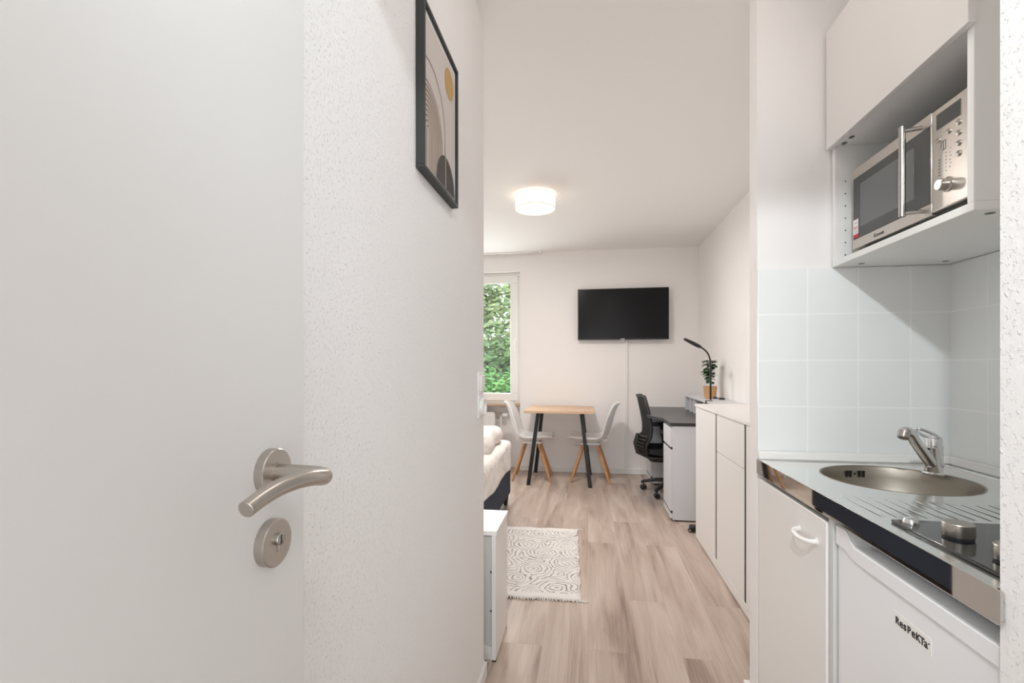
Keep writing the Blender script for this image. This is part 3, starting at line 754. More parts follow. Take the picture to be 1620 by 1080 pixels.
# ------------------------------------------------------------------ sideboard
sb = thing('sideboard', 'long white sideboard with narrow dark grip gaps along the right wall', 'sideboard', (0.97,2.76,0))
SX, SXB, SY0, SY1, SZ = .748, RX-.004, 1.95, 3.570, .940
bm = newbm(); box(bm, SX+.019, SXB, SY0, SY1, .0, SZ-.018); box(bm, SX, SX+.019, SY0, SY1, .008, .062); box(bm, SX, SX+.019, SY1-.010, SY1, .062, SZ-.018)
obj('carcass', bm, M['cab_white'], sb, bevel=0.001, smooth=30)
bm = newbm(); box(bm, SX-.006, SXB, SY0, SY1+.004, SZ-.017, SZ)
obj('top_board', bm, M['cab_white'], sb, bevel=0.0015, smooth=30)
g1, g2 = 3.025, 2.485
for g in (g1, g2): bx('gap_shade_strip', (SX+.002, SX+.0185, g-.014, g+.014, .062, SZ-.020), M['gap'], sb, smooth=0)  # almost flush dark strip paints the shade of an open grip gap
for nm, y0, y1, z0, z1 in (('side_door', g1+.0142, SY1-.012, .064, SZ-.020), ('side_door', g2+.0142, g1-.0142, .064, .700), ('drawer_front', g2+.0142, g1-.0142, .704, SZ-.020), ('side_door', SY0+.004, g2-.0142, .064, SZ-.020)):
    bx(nm, (SX, SX+.0185, y0, y1, z0, z1), M['cab_white'], sb, 0.0012, smooth=30)

# ------------------------------------------------------------------ desk with hutch
dk = thing('desk', 'desk with anthracite top and cool white drawer pedestals', 'desk', (0.9,4.67,0))
DT = .766
poly = [(RX-.004,3.905),(.636,3.905),(.628,3.915),(.628,4.255),(.612,4.30),(.560,4.42),(.540,4.48),(.535,4.54),(.535,4.98),(.545,5.06),(.600,5.30),(.610,5.40),(.610,5.45),(RX-.004,5.45)]
bm = newbm(); prism(bm, poly, DT-.026, DT, 'XY', 0, 1)
obj('desk_top', bm, [M['desk_top'], M['desk_edge']], dk, bevel=0.0015, smooth=30)
for (y0, y1, gaps) in ((3.912, 4.252, (.074, .568)), (5.10, 5.44, (.074, .568))):
    bm = newbm(); box(bm, .648, RX-.006, y0, y1, .012, DT-.0265)
    pd = obj('pedestal', bm, M['desk_white'], dk, bevel=0.0015, smooth=30)
    zs = [.016] + list(gaps) + [DT-.030]
    for a, b in zip(zs, zs[1:]):
        bx('drawer_front', (.630, .6475, y0, y1, a+.010, b-.010), M['desk_white'], pd, 0.001, smooth=30)
    for g in gaps: bx('grip_gap', (.636, .6478, y0+.001, y1-.001, g-.0115, g+.0115), M['gap'], pd, smooth=0)  # dark filler puts the shadow between drawer fronts into its colour
    for x in (.68, 1.15):
        for y in (y0+.03, y1-.03):
            bm = newbm(); lathe(bm, [(.015,0),(.015,.013)], (x,y,0), 'Z', 12); obj('glide_foot', bm, M['black_plastic'], pd)
bx('modesty_panel', (RX-.03, RX-.012, 4.253, 5.099, .30, DT-.0265), M['desk_white'], dk, 0.001)
ht = thing('desk_organiser', 'low white shelf unit standing along the back of the desk', 'desk shelf', (1.08,4.5,DT))
HZ = .915; HX = .972
bm = newbm(); box(bm, HX, RX-.005, 3.93, 5.13, HZ-.016, HZ)
obj('shelf_top', bm, M['desk_white'], ht, bevel=0.001, smooth=30)
for y in (3.93, 4.33, 4.73, 4.905, 5.114):
    bx('divider', (HX, RX-.016, y, y+.016, DT, HZ-.0162), M['desk_white'], ht, 0.001)
bx('back_panel', (RX-.015, RX-.006, 3.93, 5.13, DT, HZ-.0162), M['desk_white'], ht)

# plant
pl = thing('potted_plant', 'small green leafy plant in a tan pot on the desk shelf', 'potted plant', (1.088,4.60,HZ))
bm = newbm()
def sqring(z, r, c): 
    n = 32; out = []
    for k in range(n):
        a = 2*math.pi*k/n; ca, sa = math.cos(a), math.sin(a); p = 5.0
        s = (abs(ca)**p+abs(sa)**p)**(-1/p); out.append(bm.verts.new((c[0]+r*s*ca, c[1]+r*s*sa, z)))
    return out
rings = [sqring(z, r, (1.088,4.60)) for z, r in ((HZ+.0005,.040),(HZ+.004,.044),(HZ+.106,.0525),(HZ+.110,.0525),(HZ+.110,.0455),(HZ+.095,.0445))]
for a, b in zip(rings, rings[1:]):
    for k in range(32): bm.faces.new((a[k], a[(k+1)%32], b[(k+1)%32], b[k]))
bm.faces.new(rings[0][::-1])
obj('pot', bm, M['terracotta'], pl)
bm = newbm(); lathe(bm, [(.044,0),(.03,.003),(.0,.004)], (1.088,4.60,HZ+.092), 'Z', 24, cap1=False); obj('soil', bm, M['soil'], pl)
bm = newbm()
stems = [[(1.088,4.60,HZ+.09),(1.083,4.60,HZ+.17),(1.070,4.605,HZ+.25),(1.062,4.60,HZ+.33)], [(1.088,4.60,HZ+.09),(1.094,4.605,HZ+.19),(1.103,4.60,HZ+.27),(1.112,4.60,HZ+.335)], [(1.083,4.60,HZ+.17),(1.064,4.59,HZ+.21),(1.046,4.59,HZ+.24)]]
for s in stems: tube(bm, crom(s,3), .0028, 8)
obj('plant_stem', bm, M['stem'], pl)
bm = newbm()
rnd = random.Random(3)
def leaf(bm, c, d, L, W, up=Vector((0,0,1))):
    d = Vector(d).normalized(); s = d.cross(up).normalized(); n = s.cross(d)
    c = Vector(c); rows = []
    for t, w in ((0,.08),(.2,.65),(.45,1),(.7,.85),(.9,.4),(1.0,.05)):
        o = c + d*L*t + n*(-L*.35*t*t)
        rows.append([bm.verts.new(o + s*W*w*k + n*abs(k)*W*.18) for k in (-1,0,1)])
    for a, b in zip(rows, rows[1:]):
        for k in (0,1): bm.faces.new((a[k], a[k+1], b[k+1], b[k]))
for s in stems:
    P = crom(s, 8)
    for i in range(5, len(P)):
        for _ in range(2 if i > 9 else 1):
            a = rnd.uniform(0, 2*math.pi); x = math.cos(a)
            if P[i].x > 1.09 and x > .5: x *= .3
            leaf(bm, P[i], (x, math.sin(a), rnd.uniform(-.1,.7)), rnd.uniform(.045,.072), rnd.uniform(.017,.026))
obj('foliage', bm, M['leaf'], pl, smooth=60)

# gooseneck lamp clamped to the organiser
lp = thing('desk_lamp', 'black gooseneck lamp with flat head standing beside the plant', 'desk lamp', (1.003,4.24,HZ))
LX, LY = 1.006, 4.24
bm = newbm(); box(bm, HX-.006, LX+.014, LY-.012, LY+.012, HZ+.0003, HZ+.005); box(bm, HX-.006, HX-.001, LY-.012, LY+.012, HZ-.045, HZ+.005); box(bm, HX-.006, LX-.004, LY-.012, LY+.012, HZ-.050, HZ-.042)
tube(bm, [(LX-.016,LY,HZ-.046),(LX-.016,LY,HZ-.018)], .005, 10)
obj('clamp', bm, M['black_plastic'], lp, bevel=0.002)
bm = newbm()
P = crom([(LX,LY,HZ+.010),(LX,LY,HZ+.14),(LX,LY,HZ+.28),(LX-.004,LY,HZ+.345),(LX-.022,LY,HZ+.395),(LX-.052,LY,HZ+.430),(LX-.082,LY,HZ+.450)],5)
tube(bm, P, [.0078]*14+[.0066]*(len(P)-14), 14)
obj('lamp_stem', bm, M['black_plastic'], lp)
bm = newbm(); A = Vector((LX-.075,LY,HZ+.447)); B = Vector((LX-.215,LY-.01,HZ+.520)); d = (B-A).normalized(); s = Vector((0,1,0)); n = d.cross(s)
rows = []
for t, w, th_ in ((0,.012,.009),(.2,.022,.014),(.45,.028,.014),(.8,.027,.011),(.95,.022,.009),(1,.012,.006)):
    c = A.lerp(B, t); rows.append([bm.verts.new(c+s*a*w+n*b*th_) for a, b in ((-1,-.5),(-.6,-1),(.6,-1),(1,-.5),(1,.5),(.6,1),(-.6,1),(-1,.5))])
for a, b in zip(rows, rows[1:]):
    for k in range(8): bm.faces.new((a[k], a[(k+1)%8], b[(k+1)%8], b[k]))
bm.faces.new(rows[0][::-1]); bm.faces.new(rows[-1])
obj('lamp_head', bm, M['black_plastic'], lp, smooth=60)

for (x, y, rz, ln, lab) in ((1.118,4.575,.35,.050,'farther one of the two small flat black gadgets on the white desk shelf'), (1.150,4.455,-.1,.055,'nearer one of the two small flat black gadgets on the white desk shelf')):
    t = thing('shelf_gadget', lab, 'gadget', (x,y,HZ), rz, 'black gadgets on the desk shelf')
    bm = newbm(); lathe(bm, [(.026,.0003),(.030,.003),(.029,.012),(.020,.016)], (0,0,0), 'Z', 24)
    for v in bm.verts: v.co.x *= ln/.060*1.0
    obj('gadget_shell', bm, M['black_plastic'], t, world=False)
    bm = newbm(); lathe(bm, [(.012,.0158),(.012,.0165),(.0,.0168)], (0,0,0), 'Z', 20, cap1=False)
    obj('gadget_button', bm, M['dark_plastic'], t, world=False)

t = thing('power_strip', 'black power strip lying on the floor between desk pedestal and sideboard', 'power strip', (.765,3.715,0), R(8))
bm = newbm(); box(bm, -.028, .20, -.028, .028, .0005, .042)
obj('strip_case', bm, M['black_plastic'], t, bevel=0.008, world=False)
for x in (.02,.07,.12):
    bm = newbm(); lathe(bm, [(.019,.0418),(.019,.0428),(.016,.0425)], (x,0,0), 'Z', 20); obj('strip_outlet', bm, M['dark_plastic'], t, world=False)
bm = newbm(); tube(bm, [(-.02,0,.02),(-.045,-.006,.012),(-.05,-.04,.006),(.0,-.055,.006),(.1,-.06,.006),(.3,-.04,.006)], .004, 8)
obj('strip_cable', bm, M['black_plastic'], t, world=False)

# ------------------------------------------------------------------ television and cable duct
tv = thing('television', 'black flat screen television on the far wall', 'television', (.379,5.50,1.50), R(-1.2))
TW, TH_ = .492, .284
bm = newbm(); box(bm, -TW, TW, -.012, .022, 0, TH_*2)
obj('tv_case', bm, M['black_plastic'], tv, bevel=0.004, world=False)
bm = newbm(); box(bm, -TW+.009, TW-.009, -.0135, -.010, .014, TH_*2-.009)
obj('tv_screen', bm, M['screen'], tv, world=False, smooth=0)
bm = newbm(); box(bm, -.022, .022, -.0145, -.010, .0025, .0105)
obj('tv_logo', bm, M['steel'], tv, bevel=0.001, world=False)
bm = newbm(); box(bm, -.15, .15, .022, .074, .15, .40)
obj('wall_mount', bm, M['black_metal'], tv, world=False)
bm = newbm(); box(bm, .411, .441, FY-.016, FY-.0005, .0605, 1.50)
tag(obj('cable_duct', bm, M['white_trim'], bevel=0.003), 'thin white vertical cable duct below the television', 'cable duct')

# ------------------------------------------------------------------ ceiling lamp
cl_ = thing('ceiling_lamp', 'round lit ceiling lamp with fabric drum shade', 'ceiling lamp', (-.40,3.71,H))
bm = newbm(); lathe(bm, [(.152,-.012),(.153,-.013),(.153,-.110),(.150,-.112)], (-.40,3.71,H), 'Z', 56, cap0=False, cap1=False)
obj('lamp_shade', bm, M['lampshade'], cl_)
bm = newbm(); lathe(bm, [(.1495,-.106),(.13,-.108),(.0,-.109)], (-.40,3.71,H), 'Z', 56, cap0=False, cap1=False)
obj('diffuser', bm, M['lamp_diffuser'], cl_)
bm = newbm(); lathe(bm, [(.10,0),(.10,-.02),(.02,-.03)], (-.40,3.71,H-.0005), 'Z', 32)
obj('ceiling_plate', bm, M['white_plastic'], cl_)
bm = newbm()
for z, r in ((-.110,.1535),(-.013,.1535)): tube(bm, [(-.40+r*math.cos(a),3.71+r*math.sin(a),H+z) for a in [2*math.pi*k/48 for k in range(48)]], .0022, 8, closed=True)
obj('shade_rim', bm, mat('cream_rim', (.80,.74,.62), .6), cl_)

# ------------------------------------------------------------------ bed
bd_ = thing('bed', 'bed with navy upholstered base and white bedding', 'bed', (-1.3,3.2,0))
BX0, BX1, BY0, BY1 = -1.98, -.668, 2.255, 4.185
bm = newbm(); box(bm, BX0, BX1, BY0, BY1, .100, .330)
obj('bed_base', bm, M['navy'], bd_, bevel=0.012, seg=3)
for x in (BX0+.05, BX1-.045):
    for y in (BY0+.05, BY1-.03):
        bm = newbm(); tube(bm, [(x,y,.10),(x+.006,y+.004,0)], [.034,.016], 16); obj('bed_leg', bm, M['black_plastic'], bd_)
def soft_box(x0, x1, y0, y1, z0, z1, nx, ny, nz, r, amp, seed, hem=0.0):
    bm = newbm(); rn = random.Random(seed)
    bmesh.ops.create_cube(bm, size=2.0)
    bmesh.ops.subdivide_edges(bm, edges=bm.edges[:], cuts=max(nx,ny,nz), use_grid_fill=True)
    sx, sy, sz = (x1-x0)/2, (y1-y0)/2, (z1-z0)/2; c = Vector(((x0+x1)/2,(y0+y1)/2,(z0+z1)/2))
    ph = [rn.uniform(0,6.3) for _ in range(8)]
    for v in bm.verts:
        p = Vector((v.co.x*sx, v.co.y*sy, v.co.z*sz))
        q = Vector((max(-sx+r,min(sx-r,p.x)), max(-sy+r,min(sy-r,p.y)), max(-sz+min(r,sz*.95),min(sz-min(r,sz*.95),p.z))))
        dlt = p-q
        if dlt.length > 1e-6: p = q + dlt.normalized()*min(r, dlt.length) if dlt.length > r else p
        nrm = dlt.normalized() if dlt.length > 1e-6 else Vector((0,0,0))
        w = (math.sin(p.x*9+ph[0])+math.sin(p.y*7+ph[1])+math.sin(p.x*17+p.y*13+ph[2])*.6+math.sin(p.z*21+p.y*11+ph[3])*.6+math.sin(p.y*29+p.x*5+ph[4])*.4)
        p += nrm*amp*w
        if hem and v.co.z < -.9: p.z += hem*math.sin(p.y*8+ph[5])
        v.co = c + p
    return bm
mt = obj('mattress', soft_box(BX0-.004, BX1+.012, BY0-.006, BY1+.012, .300, .570, 22, 22, 22, .055, .005, 4, .012), M['linen'], bd_, sub=1, smooth=80)
mt['label'] = 'white fitted sheet over the mattress'
dv_ = tag(obj('duvet', soft_box(-1.85, -.715, 3.35, 4.08, .560, .715, 20, 20, 20, .075, .011, 9), M['linen'], sub=1, smooth=80), 'plump folded white duvet lying on the foot of the bed', 'duvet')

# low white cabinet at the end of the near wall
lc = thing('shoe_cabinet', 'low white cabinet beside the bed at the end of the near left wall', 'cabinet', (-.6,2.07,0))
bm = newbm(); box(bm, -.84, -.366, 1.934, 2.222, .514, .533)
obj('cabinet_top', bm, M['white_plastic'], lc, bevel=0.001, smooth=30)
for x in (-.387, -.84): bx('side_panel', (x, x+.017, 1.936, 2.22, .008, .5138), M['cab_white'], lc, 0.001, smooth=30)
bm = newbm(); box(bm, -.823, -.3875, 1.952, 1.966, .06, .505)
fp = obj('front_panel', bm, M['cab_grey'], lc, smooth=0)
for z in (.20,.36):
    bm = newbm(); lathe(bm, [(.004,0),(.004,.003)], (-.392,1.952,z), (0,-1,0), 10); obj('panel_peg', bm, M['gap'], fp)
bm = newbm(); box(bm, -.823, -.3875, 1.94, 1.95, .008, .058)
obj('plinth', bm, M['cab_white'], lc)
for x in (-.387,-.84):
    for y in (1.94, 2.19): bx('glide_foot', (x, x+.017, y, y+.02, 0, .008), M['black_plastic'], lc)

# rug
rg = thing('rug', 'cream cotton rug printed with grey ovals beside the bed', 'rug', (-.385,3.035,0), R(2.1))
bm = newbm()
nx, ny = 24, 44
gv = [[bm.verts.new((-.325+.65*i/nx + .004*math.sin(j*.9), -.545+1.09*j/ny + .004*math.sin(i*.8), .0075 + .0012*math.sin(i*1.3+j*.7))) for i in range(nx+1)] for j in range(ny+1)]
for j in range(ny):
    for i in range(nx): bm.faces.new((gv[j][i], gv[j][i+1], gv[j+1][i+1], gv[j+1][i]))
obj('rug_cloth', bm, M['rug'], rg, solid=0.007, world=False)
bm = newbm(); rn = random.Random(5)
for s in (-1,1):
    for i in range(52):
        x = -.322+.644*i/51; l = rn.uniform(.010,.022); dx = rn.uniform(-.008,.008)
        tube(bm, [(x,s*.543,.007),(x+dx*.5,s*(.543+l*.6),.005),(x+dx,s*(.543+l),.003)], [.0035,.003,.002], 6)
    tube(bm, [(.318,s*.543,.007),(.345,s*.553,.005),(.368,s*.548,.004)], [.005,.004,.003], 6)
fe = obj('rug_fringe', bm, M['cotton'], rg, world=False)
for s in (-1,1):
    bm = newbm(); tube(bm, [(s*.324+.004*math.sin(j*.9), -.543+1.086*j/ny, .0075) for j in range(ny+1)], .0048, 6)
    obj('rug_hem', bm, M['cotton'], rg, world=False)

# ------------------------------------------------------------------ dining table and chairs
tb = thing('dining_table', 'small oak topped table with slanted black legs against the far wall', 'table', (-.29,5.17,0))
bm = newbm(); box(bm, -.640, .060, 4.845, 5.515, .734, .760)
obj('table_top', bm, M['table_oak'], tb, bevel=0.002, smooth=30)
for (xt, yt, xb, yb) in ((-.505,4.955,-.600,4.905), (-.065,4.955,.022,4.885), (-.505,5.42,-.590,5.50), (-.065,5.42,.022,5.48)):
    bm = newbm(); w = .0185
    A = [bm.verts.new((xb+a*w, yb+b*w, 0)) for a, b in ((-1,-1),(1,-1),(1,1),(-1,1))]; B = [bm.verts.new((xt+a*w, yt+b*w, .728)) for a, b in ((-1,-1),(1,-1),(1,1),(-1,1))]
    bm.faces.new(A[::-1]); bm.faces.new(B)
    for k in range(4): bm.faces.new((A[k], A[(k+1)%4], B[(k+1)%4], B[k]))
    obj('table_leg', bm, M['black_metal'], tb, bevel=0.002)
for x in (-.505,-.065): bx('mounting_rail', (x-.05, x+.05, 4.92, 5.455, .728, .7338), M['black_metal'], tb)

def dining_chair():
    """white shell chair facing +X, origin on the floor under the seat"""
    t = thing('dining_chair', 'white shell chair with splayed beech legs beside the window', 'chair', (0,0,0), 0, 'white shell chairs at the small table')
    prof = [(.232,.432,.175),(.215,.447,.195),(.15,.440,.215),(.06,.420,.226),(-.03,.412,.232),(-.11,.424,.236),(-.165,.462,.238),(-.195,.52,.234),(-.218,.60,.222),(-.242,.69,.200),(-.266,.765,.170),(-.290,.812,.130),(-.308,.826,.085)]
    bm = newbm(); rows = []
    ns = len(prof); nv = 12
    for i, (x, z, hw) in enumerate(prof):
        row = []
        s = i/(ns-1)
        for j in range(nv+1):
            v = -1 + 2*j/nv
            seat = max(0, 1-s/.55); back = max(0, (s-.45)/.55)
            lift = .052*abs(v)**2.6*(1-.3*back) * (0.35+0.65*min(1,(1-abs(2*s-.85))*1.4)) 
            fx = .075*abs(v)**2.4*max(0, min(1,(s-.38)/.25))*(1-.45*back)
            row.append(bm.verts.new((x+fx, v*hw, z+lift*(1-back*.7))))
        rows.append(row)
    for a, b in zip(rows, rows[1:]):
        for j in range(nv): bm.faces.new((a[j], a[j+1], b[j+1], b[j]))
    obj('seat_shell', bm, M['shell'], t, solid=0.011, sub=2, smooth=80, world=False)
    bm = newbm(); bmesh.ops.create_cube(bm, size=2.0); bmesh.ops.subdivide_edges(bm, edges=bm.edges[:], cuts=8, use_grid_fill=True)
    for v in bm.verts:
        x, y, z = v.co
        m = max(abs(x),abs(y)); l = math.hypot(x,y)
        if l > 1e-6: x, y = x*(m/l*.35+.65), y*(m/l*.35+.65)
        r = min(1, math.hypot(x,y)/1.0)
        zz = z*.021*(1-.75*r**4)
        X = x*.195+.025; 
        base = .452 + .012*(x*.9) + .018*abs(y)**2.5 + .012*max(0,-x)**2
        v.co = (X, y*.190, base+zz)
    obj('seat_cushion', bm, M['cushion'], t, sub=1, smooth=80, world=False)
    bm = newbm(); prism(bm, [(-.10,-.10),(.10,-.10),(.10,.10),(-.10,.10)], .385, .402, 'XY'); box(bm, -.075,.075,-.075,.075,.395,.412)
    obj('mounting_plate', bm, M['shell'], t, bevel=0.006, world=False)
    for sx in (1,-1):
        for sy in (1,-1):
            bm = newbm(); a = Vector((sx*.070, sy*.065, .396)); b = Vector((sx*.200, sy*.165, 0.0))
            tube(bm, [a, a.lerp(b,.08), a.lerp(b,.97), b], [.015,.0185,.0125,.0115], 18)
            lg = obj('chair_leg', bm, M['beech'], t, world=False)
            bm = newbm(); p = a.lerp(b,.14); lathe(bm, [(.0055,0),(.0055,.004)], p+Vector((0,-.0165,0)), (0,-1,0), 10)
            obj('leg_bolt', bm, M['black_metal'], lg, world=False)
    return t
ch1 = dining_chair(); ch1.location = (-.592,5.215,0); ch1.rotation_euler.z = R(1)
ch2 = dup(ch1); ch2.location = (.030,5.225,0); ch2.rotation_euler.z = R(180-4)
ch2['label'] = 'white shell chair with splayed beech legs on the television side of the table'

# ------------------------------------------------------------------ office chair
oc = thing('office_chair', 'black mesh office chair on castors pushed up to the desk', 'office chair', (.80,4.78,.0032), R(0))
bm = newbm()
hub = Vector((0,0,.115))
lathe(bm, [(.040,.065),(.042,.075),(.040,.135),(.030,.14)], (0,0,0), 'Z', 24)
cast = []
for k in range(5):
    a = R(230.5 + 72*k - 0)
    e = Vector((.285*math.cos(a), .285*math.sin(a), .082))
    m1 = Vector((.16*math.cos(a), .16*math.sin(a), .112))
    tube(bm, [Vector((.03*math.cos(a),.03*math.sin(a),.118)), m1, e, e+Vector((.018*math.cos(a),.018*math.sin(a),-.012))], [.030,.024,.019,.016], 12, sy=.75)
    cast.append((a, e))
bs_ = obj('star_base', bm, M['black_plastic'], oc, world=False)
for a, e in cast:
    bm = newbm(); tube(bm, [e, e+Vector((0,0,-.04))], .007, 8)
    d = Vector((math.cos(a+.9), math.sin(a+.9), 0))
    for s in (-1,1): lathe(bm, [(.022,0),(.0245,.003),(.0245,.017),(.022,.020)], e+Vector((0,0,-.0570))+d*(s*.013-.010), d, 20)
    c = e+Vector((0,0,-.045)); 
    obj('castor', bm, M['black_plastic'], oc, world=False)
bm = newbm(); tube(bm, [(0,0,.13),(0,0,.22),(0,0,.221),(0,0,.34)], [.026,.026,.016,.016], 18)
obj('gas_column', bm, M['black_plastic'], oc, world=False)
bm = newbm(); bmesh.ops.create_cube(bm, size=2.0); bmesh.ops.subdivide_edges(bm, edges=bm.edges[:], cuts=8, use_grid_fill=True)
for v in bm.verts:
    x, y, z = v.co; m = max(abs(x),abs(y)); l = math.hypot(x,y)
    if l > 1e-6: x, y = x*(m/l*.3+.7), y*(m/l*.3+.7)
    r = min(1, math.hypot(x,y)); v.co = (x*.255-.015, y*.245, .405+z*.045*(1-.45*r**4) + (.02 if x < 0 else -.015)*x*x)
obj('seat_pad', bm, M['black_fabric'], oc, sub=1, smooth=80, world=False)
bm = newbm(); bmesh.ops.create_cube(bm, size=2.0); bmesh.ops.subdivide_edges(bm, edges=bm.edges[:], cuts=4, use_grid_fill=True)
for v in bm.verts:
    x, y, z = v.co; v.co = (x*(.235+.02*z)-.02, y*(.225+.02*z), .348+z*.026)
obj('seat_pan', bm, M['black_plastic'], oc, sub=1, smooth=80, world=False)
bprof = [(-.290,.385,.150),(-.318,.425,.185),(-.330,.455,.205),(-.312,.505,.218),(-.290,.560,.222),(-.282,.620,.224),(-.290,.70,.222),(-.306,.78,.215),(-.322,.85,.200),(-.332,.895,.175),(-.336,.918,.140)]
def back_grid(hw_scale, off, tk):
    bm = newbm(); rows = []
    for (x, z, hw) in bprof:
        rows.append([bm.verts.new((x+off+.055*v*v, v*hw*hw_scale, z)) for v in [-1+2*j/12 for j in range(13)]])
    for a, b in zip(rows, rows[1:]):
        for j in range(12): bm.faces.new((a[j], a[j+1], b[j+1], b[j]))
    return bm
bk = obj('backrest', back_grid(.97, 0, .004), M['chair_mesh'], oc, solid=0.005, sub=1, smooth=80, world=False)
bm = newbm()
edge = [(x+.055, hw, z) for x, z, hw in bprof]
tp_ = [(bprof[-1][0]+.055*v*v, v*bprof[-1][2], bprof[-1][1]+.006*(1-v*v)) for v in (.66,.33,0,-.33,-.66)]
bt_ = [(bprof[0][0]+.055*v*v, v*bprof[0][2], bprof[0][1]) for v in (-.66,-.33,0,.33,.66)]
loop = edge + tp_ + [(x,-y,z) for x,y,z in edge[::-1]] + bt_
tube(bm, loop, .0135, 12, closed=True)
obj('back_frame', bm, M['black_plastic'], bk, world=False)
bm = newbm()
for z, x, hw in ((.425,-.330,.15),(.455,-.342,.17),(.485,-.336,.18),(.515,-.324,.19),(.545,-.312,.19)):
    tube(bm, [(x+.055*v*v, v*hw, z) for v in (-1,-.6,-.2,.2,.6,1)], .010, 10)
tube(bm, [(-.05,0,.345),(-.22,0,.345),(-.325,0,.39),(-.345,0,.47),(-.325,0,.56)], [.03,.03,.03,.028,.02], 14)
obj('lumbar_support', bm, M['black_plastic'], bk, world=False)
for s in (-1,1):
    bm = newbm(); P = crom([(-.02,s*.20,.355),(-.03,s*.285,.37),(-.05,s*.295,.47),(-.07,s*.285,.60)],4); tube(bm, P, .016, 12, sy=.7)
    ar = obj('armrest', bm, M['black_plastic'], oc, world=False)
    bm = newbm(); bmesh.ops.create_cube(bm, size=2.0); bmesh.ops.subdivide_edges(bm, edges=bm.edges[:], cuts=4, use_grid_fill=True)
    for v in bm.verts: v.co = (v.co.x*.115-.045, v.co.y*.035+s*.285, .618+v.co.z*.018)
    obj('arm_pad', bm, M['black_plastic'], ar, sub=1, smooth=80, world=False)

# clear mat under it
bm = newbm(); r = .04; x0, x1, y0, y1 = .465, 1.10, 4.315, 5.06
pts = []
for (cx_, cy_, a0) in ((x1-r,y1-r,0),(x0+r,y1-r,90),(x0+r,y0+r,180),(x1-r,y0+r,270)):
    pts += [(cx_+r*math.cos(R(a0+15*k)), cy_+r*math.sin(R(a0+15*k))) for k in range(7)]
prism(bm, pts, .0003, .0028, 'XY')
tag(obj('chair_mat', bm, M['vinyl'], smooth=0), 'clear floor protection mat under the office chair', 'floor mat')

# ------------------------------------------------------------------ trees outside the window
def tree(name, label, loc, rx, rz, h0, mt, n, size, seed, trunk=True):
    t = thing(name, label, 'tree', loc, 0, 'trees outside the window')
    rn = random.Random(seed); bm = newbm()
    blobs = [(Vector((rn.uniform(-rx,rx)*.75, rn.uniform(-rx,rx)*.6, h0+rn.uniform(-rz,rz)*.8)), rn.uniform(.32,.6)*rx) for _ in range(16)]
    for _ in range(n):
        c, br_ = rn.choice(blobs)
        d = Vector((rn.gauss(0,1), rn.gauss(0,1), rn.gauss(0,1))).normalized()
        p = c + d*br_*rn.uniform(.55,1.02)
        u = (d + Vector((rn.gauss(0,.6), rn.gauss(0,.6), rn.gauss(0,.6)))).normalized(); a = u.cross(Vector((0,0,1))).normalized(); b = u.cross(a)
        s = size*rn.uniform(.6,1.3)
        vs = [bm.verts.new(p+a*s*x+b*s*y) for x, y in ((-1,0),(-.35,-.5),(.5,-.4),(1,0),(.5,.4),(-.35,.5))]
        bm.faces.new(vs)
    obj('crown', bm, mt, t, world=False, smooth=0)
    bm = newbm(); tube(bm, [(0,0,0),(.05,.03,h0*.5),(-.02,0,h0)], [.16,.12,.06], 12); 
    for k in range(6): tube(bm, [(0,0,h0*.5+.2*k), blobs[k][0]], [.06,.02], 8)
    obj('trunk', bm, M['bark'], t, world=False)
    return t
GZ = -3.0
tree('garden_tree', 'tall pale tree filling the top of the window view', (-2.95,16.5,GZ), 3.0, 2.6, 5.2, M['tree1'], 15000, .095, 1)
tree('garden_tree', 'darker green tree in the middle of the window view', (-2.5,13.2,GZ), 1.9, 1.35, 3.75, M['tree2'], 13000, .078, 2)
tree('garden_bush', 'bright green bush at the bottom of the window view', (-1.75,9.6,GZ), 1.15, .85, 3.15, M['tree3'], 9000, .052, 3)
bm = newbm(); box(bm, -18, 12, 6.2, 40, GZ-.1, GZ)
struct(obj('ground', bm, M['lawn'], smooth=0), 'lawn outside below the window', 'ground')

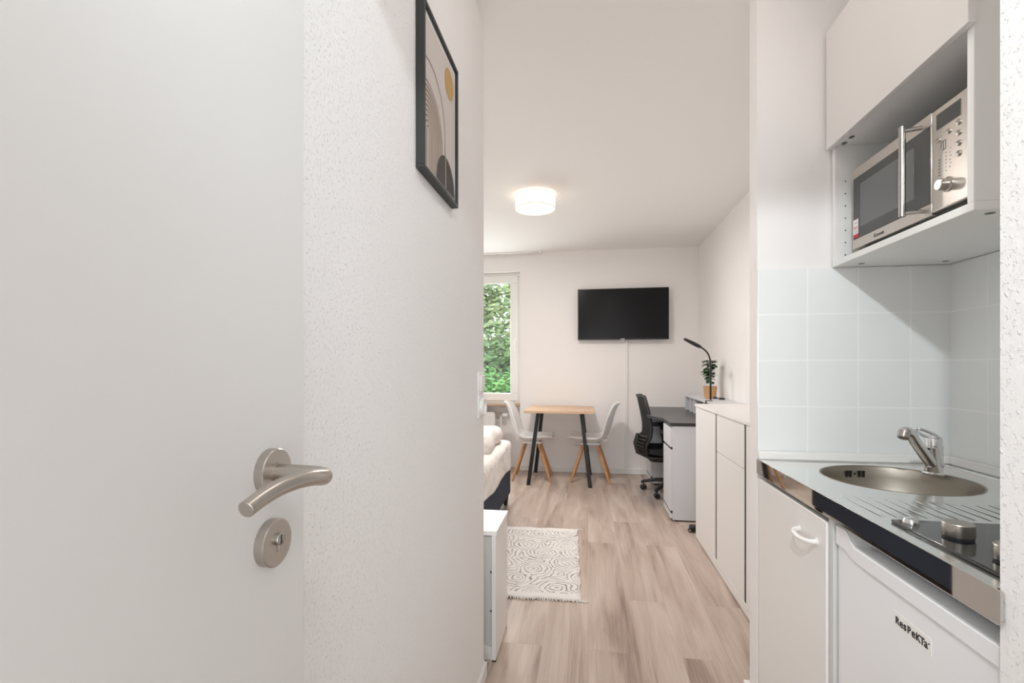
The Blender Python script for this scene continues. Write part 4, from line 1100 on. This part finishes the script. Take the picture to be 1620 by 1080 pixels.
# ------------------------------------------------------------------ light
w = bpy.data.worlds.new('overcast_sky'); scene.world = w; w.use_nodes = True
bg = w.node_tree.nodes['Background']; bg.inputs[0].default_value = (0.93, 0.97, 1.0, 1); bg.inputs[1].default_value = 1.9
def lamp(name, kind, loc, energy, color, size=.1, rot=None, shape='DISK', size_y=None):
    l = bpy.data.lights.new(name, kind); l.energy = energy; l.color = color
    if kind == 'AREA':
        l.shape = shape; l.size = size
        if size_y: l.size_y = size_y
    else: l.shadow_soft_size = size
    o = bpy.data.objects.new(name, l); COL.objects.link(o); o.location = loc
    if rot: o.rotation_euler = rot
    return o
def spot(name, loc, aim, energy, color, angle, blend=.7, size=.035):
    o = lamp(name, 'SPOT', loc, energy, color, size)
    o.data.spot_size = R(angle); o.data.spot_blend = blend
    o.rotation_euler = (Vector(aim)-Vector(loc)).to_track_quat('-Z','Y').to_euler()
    return o
spot('vestibule_spot_kitchen', (-.06,-.30,2.24), (.88,1.70,1.10), 47.0, (.90,.97,1.0), 62)
spot('vestibule_spot_wall', (.25,-.30,2.28), (-.40,1.00,1.70), 24.0, (.84,.94,1.0), 70, .8)
lamp('corridor_ceiling_light', 'POINT', (.20,1.15,2.42), 2.2, (1.0,.92,.87), .10)
lamp('room_ceiling_bulb', 'AREA', (-.40,3.71,2.405), 18.0, (1.0,.93,.88), .28)
lamp('window_daylight', 'AREA', (-1.45,5.80,1.35), 27.0, (.97,.98,1.0), 1.25, (R(-90),0,0), 'RECTANGLE', 1.0)
lamp('added_fill_light', 'AREA', (.02,-2.05,1.15), 15.0, (.95,.98,1.0), .85, (R(90),0,0), 'RECTANGLE', 1.9)  # added soft frontal fill from behind the camera, no known lamp there

# ------------------------------------------------------------------ camera
cam = bpy.data.cameras.new('camera'); co = bpy.data.objects.new('camera', cam); COL.objects.link(co)
cam.sensor_width = 36; cam.lens = 768/1620*36; cam.shift_y = 40/1620; cam.clip_start = .01; cam.clip_end = 200
co.location = (0,0,1.2); co.rotation_euler = (R(90), 0, R(8.9))
scene.camera = co
vs_ = scene.view_settings
scene.display_settings.display_device = 'sRGB'
vs_.view_transform = 'Standard'; vs_.look = 'None'; vs_.gamma = 1; vs_.use_curve_mapping = False; vs_.exposure = 0.64
c = scene.cycles
c.max_bounces = 10; c.diffuse_bounces = 8; c.glossy_bounces = 5; c.transparent_max_bounces = 12; c.caustics_reflective = True; c.caustics_refractive = False
c.use_denoising = True; c.sample_clamp_indirect = 6
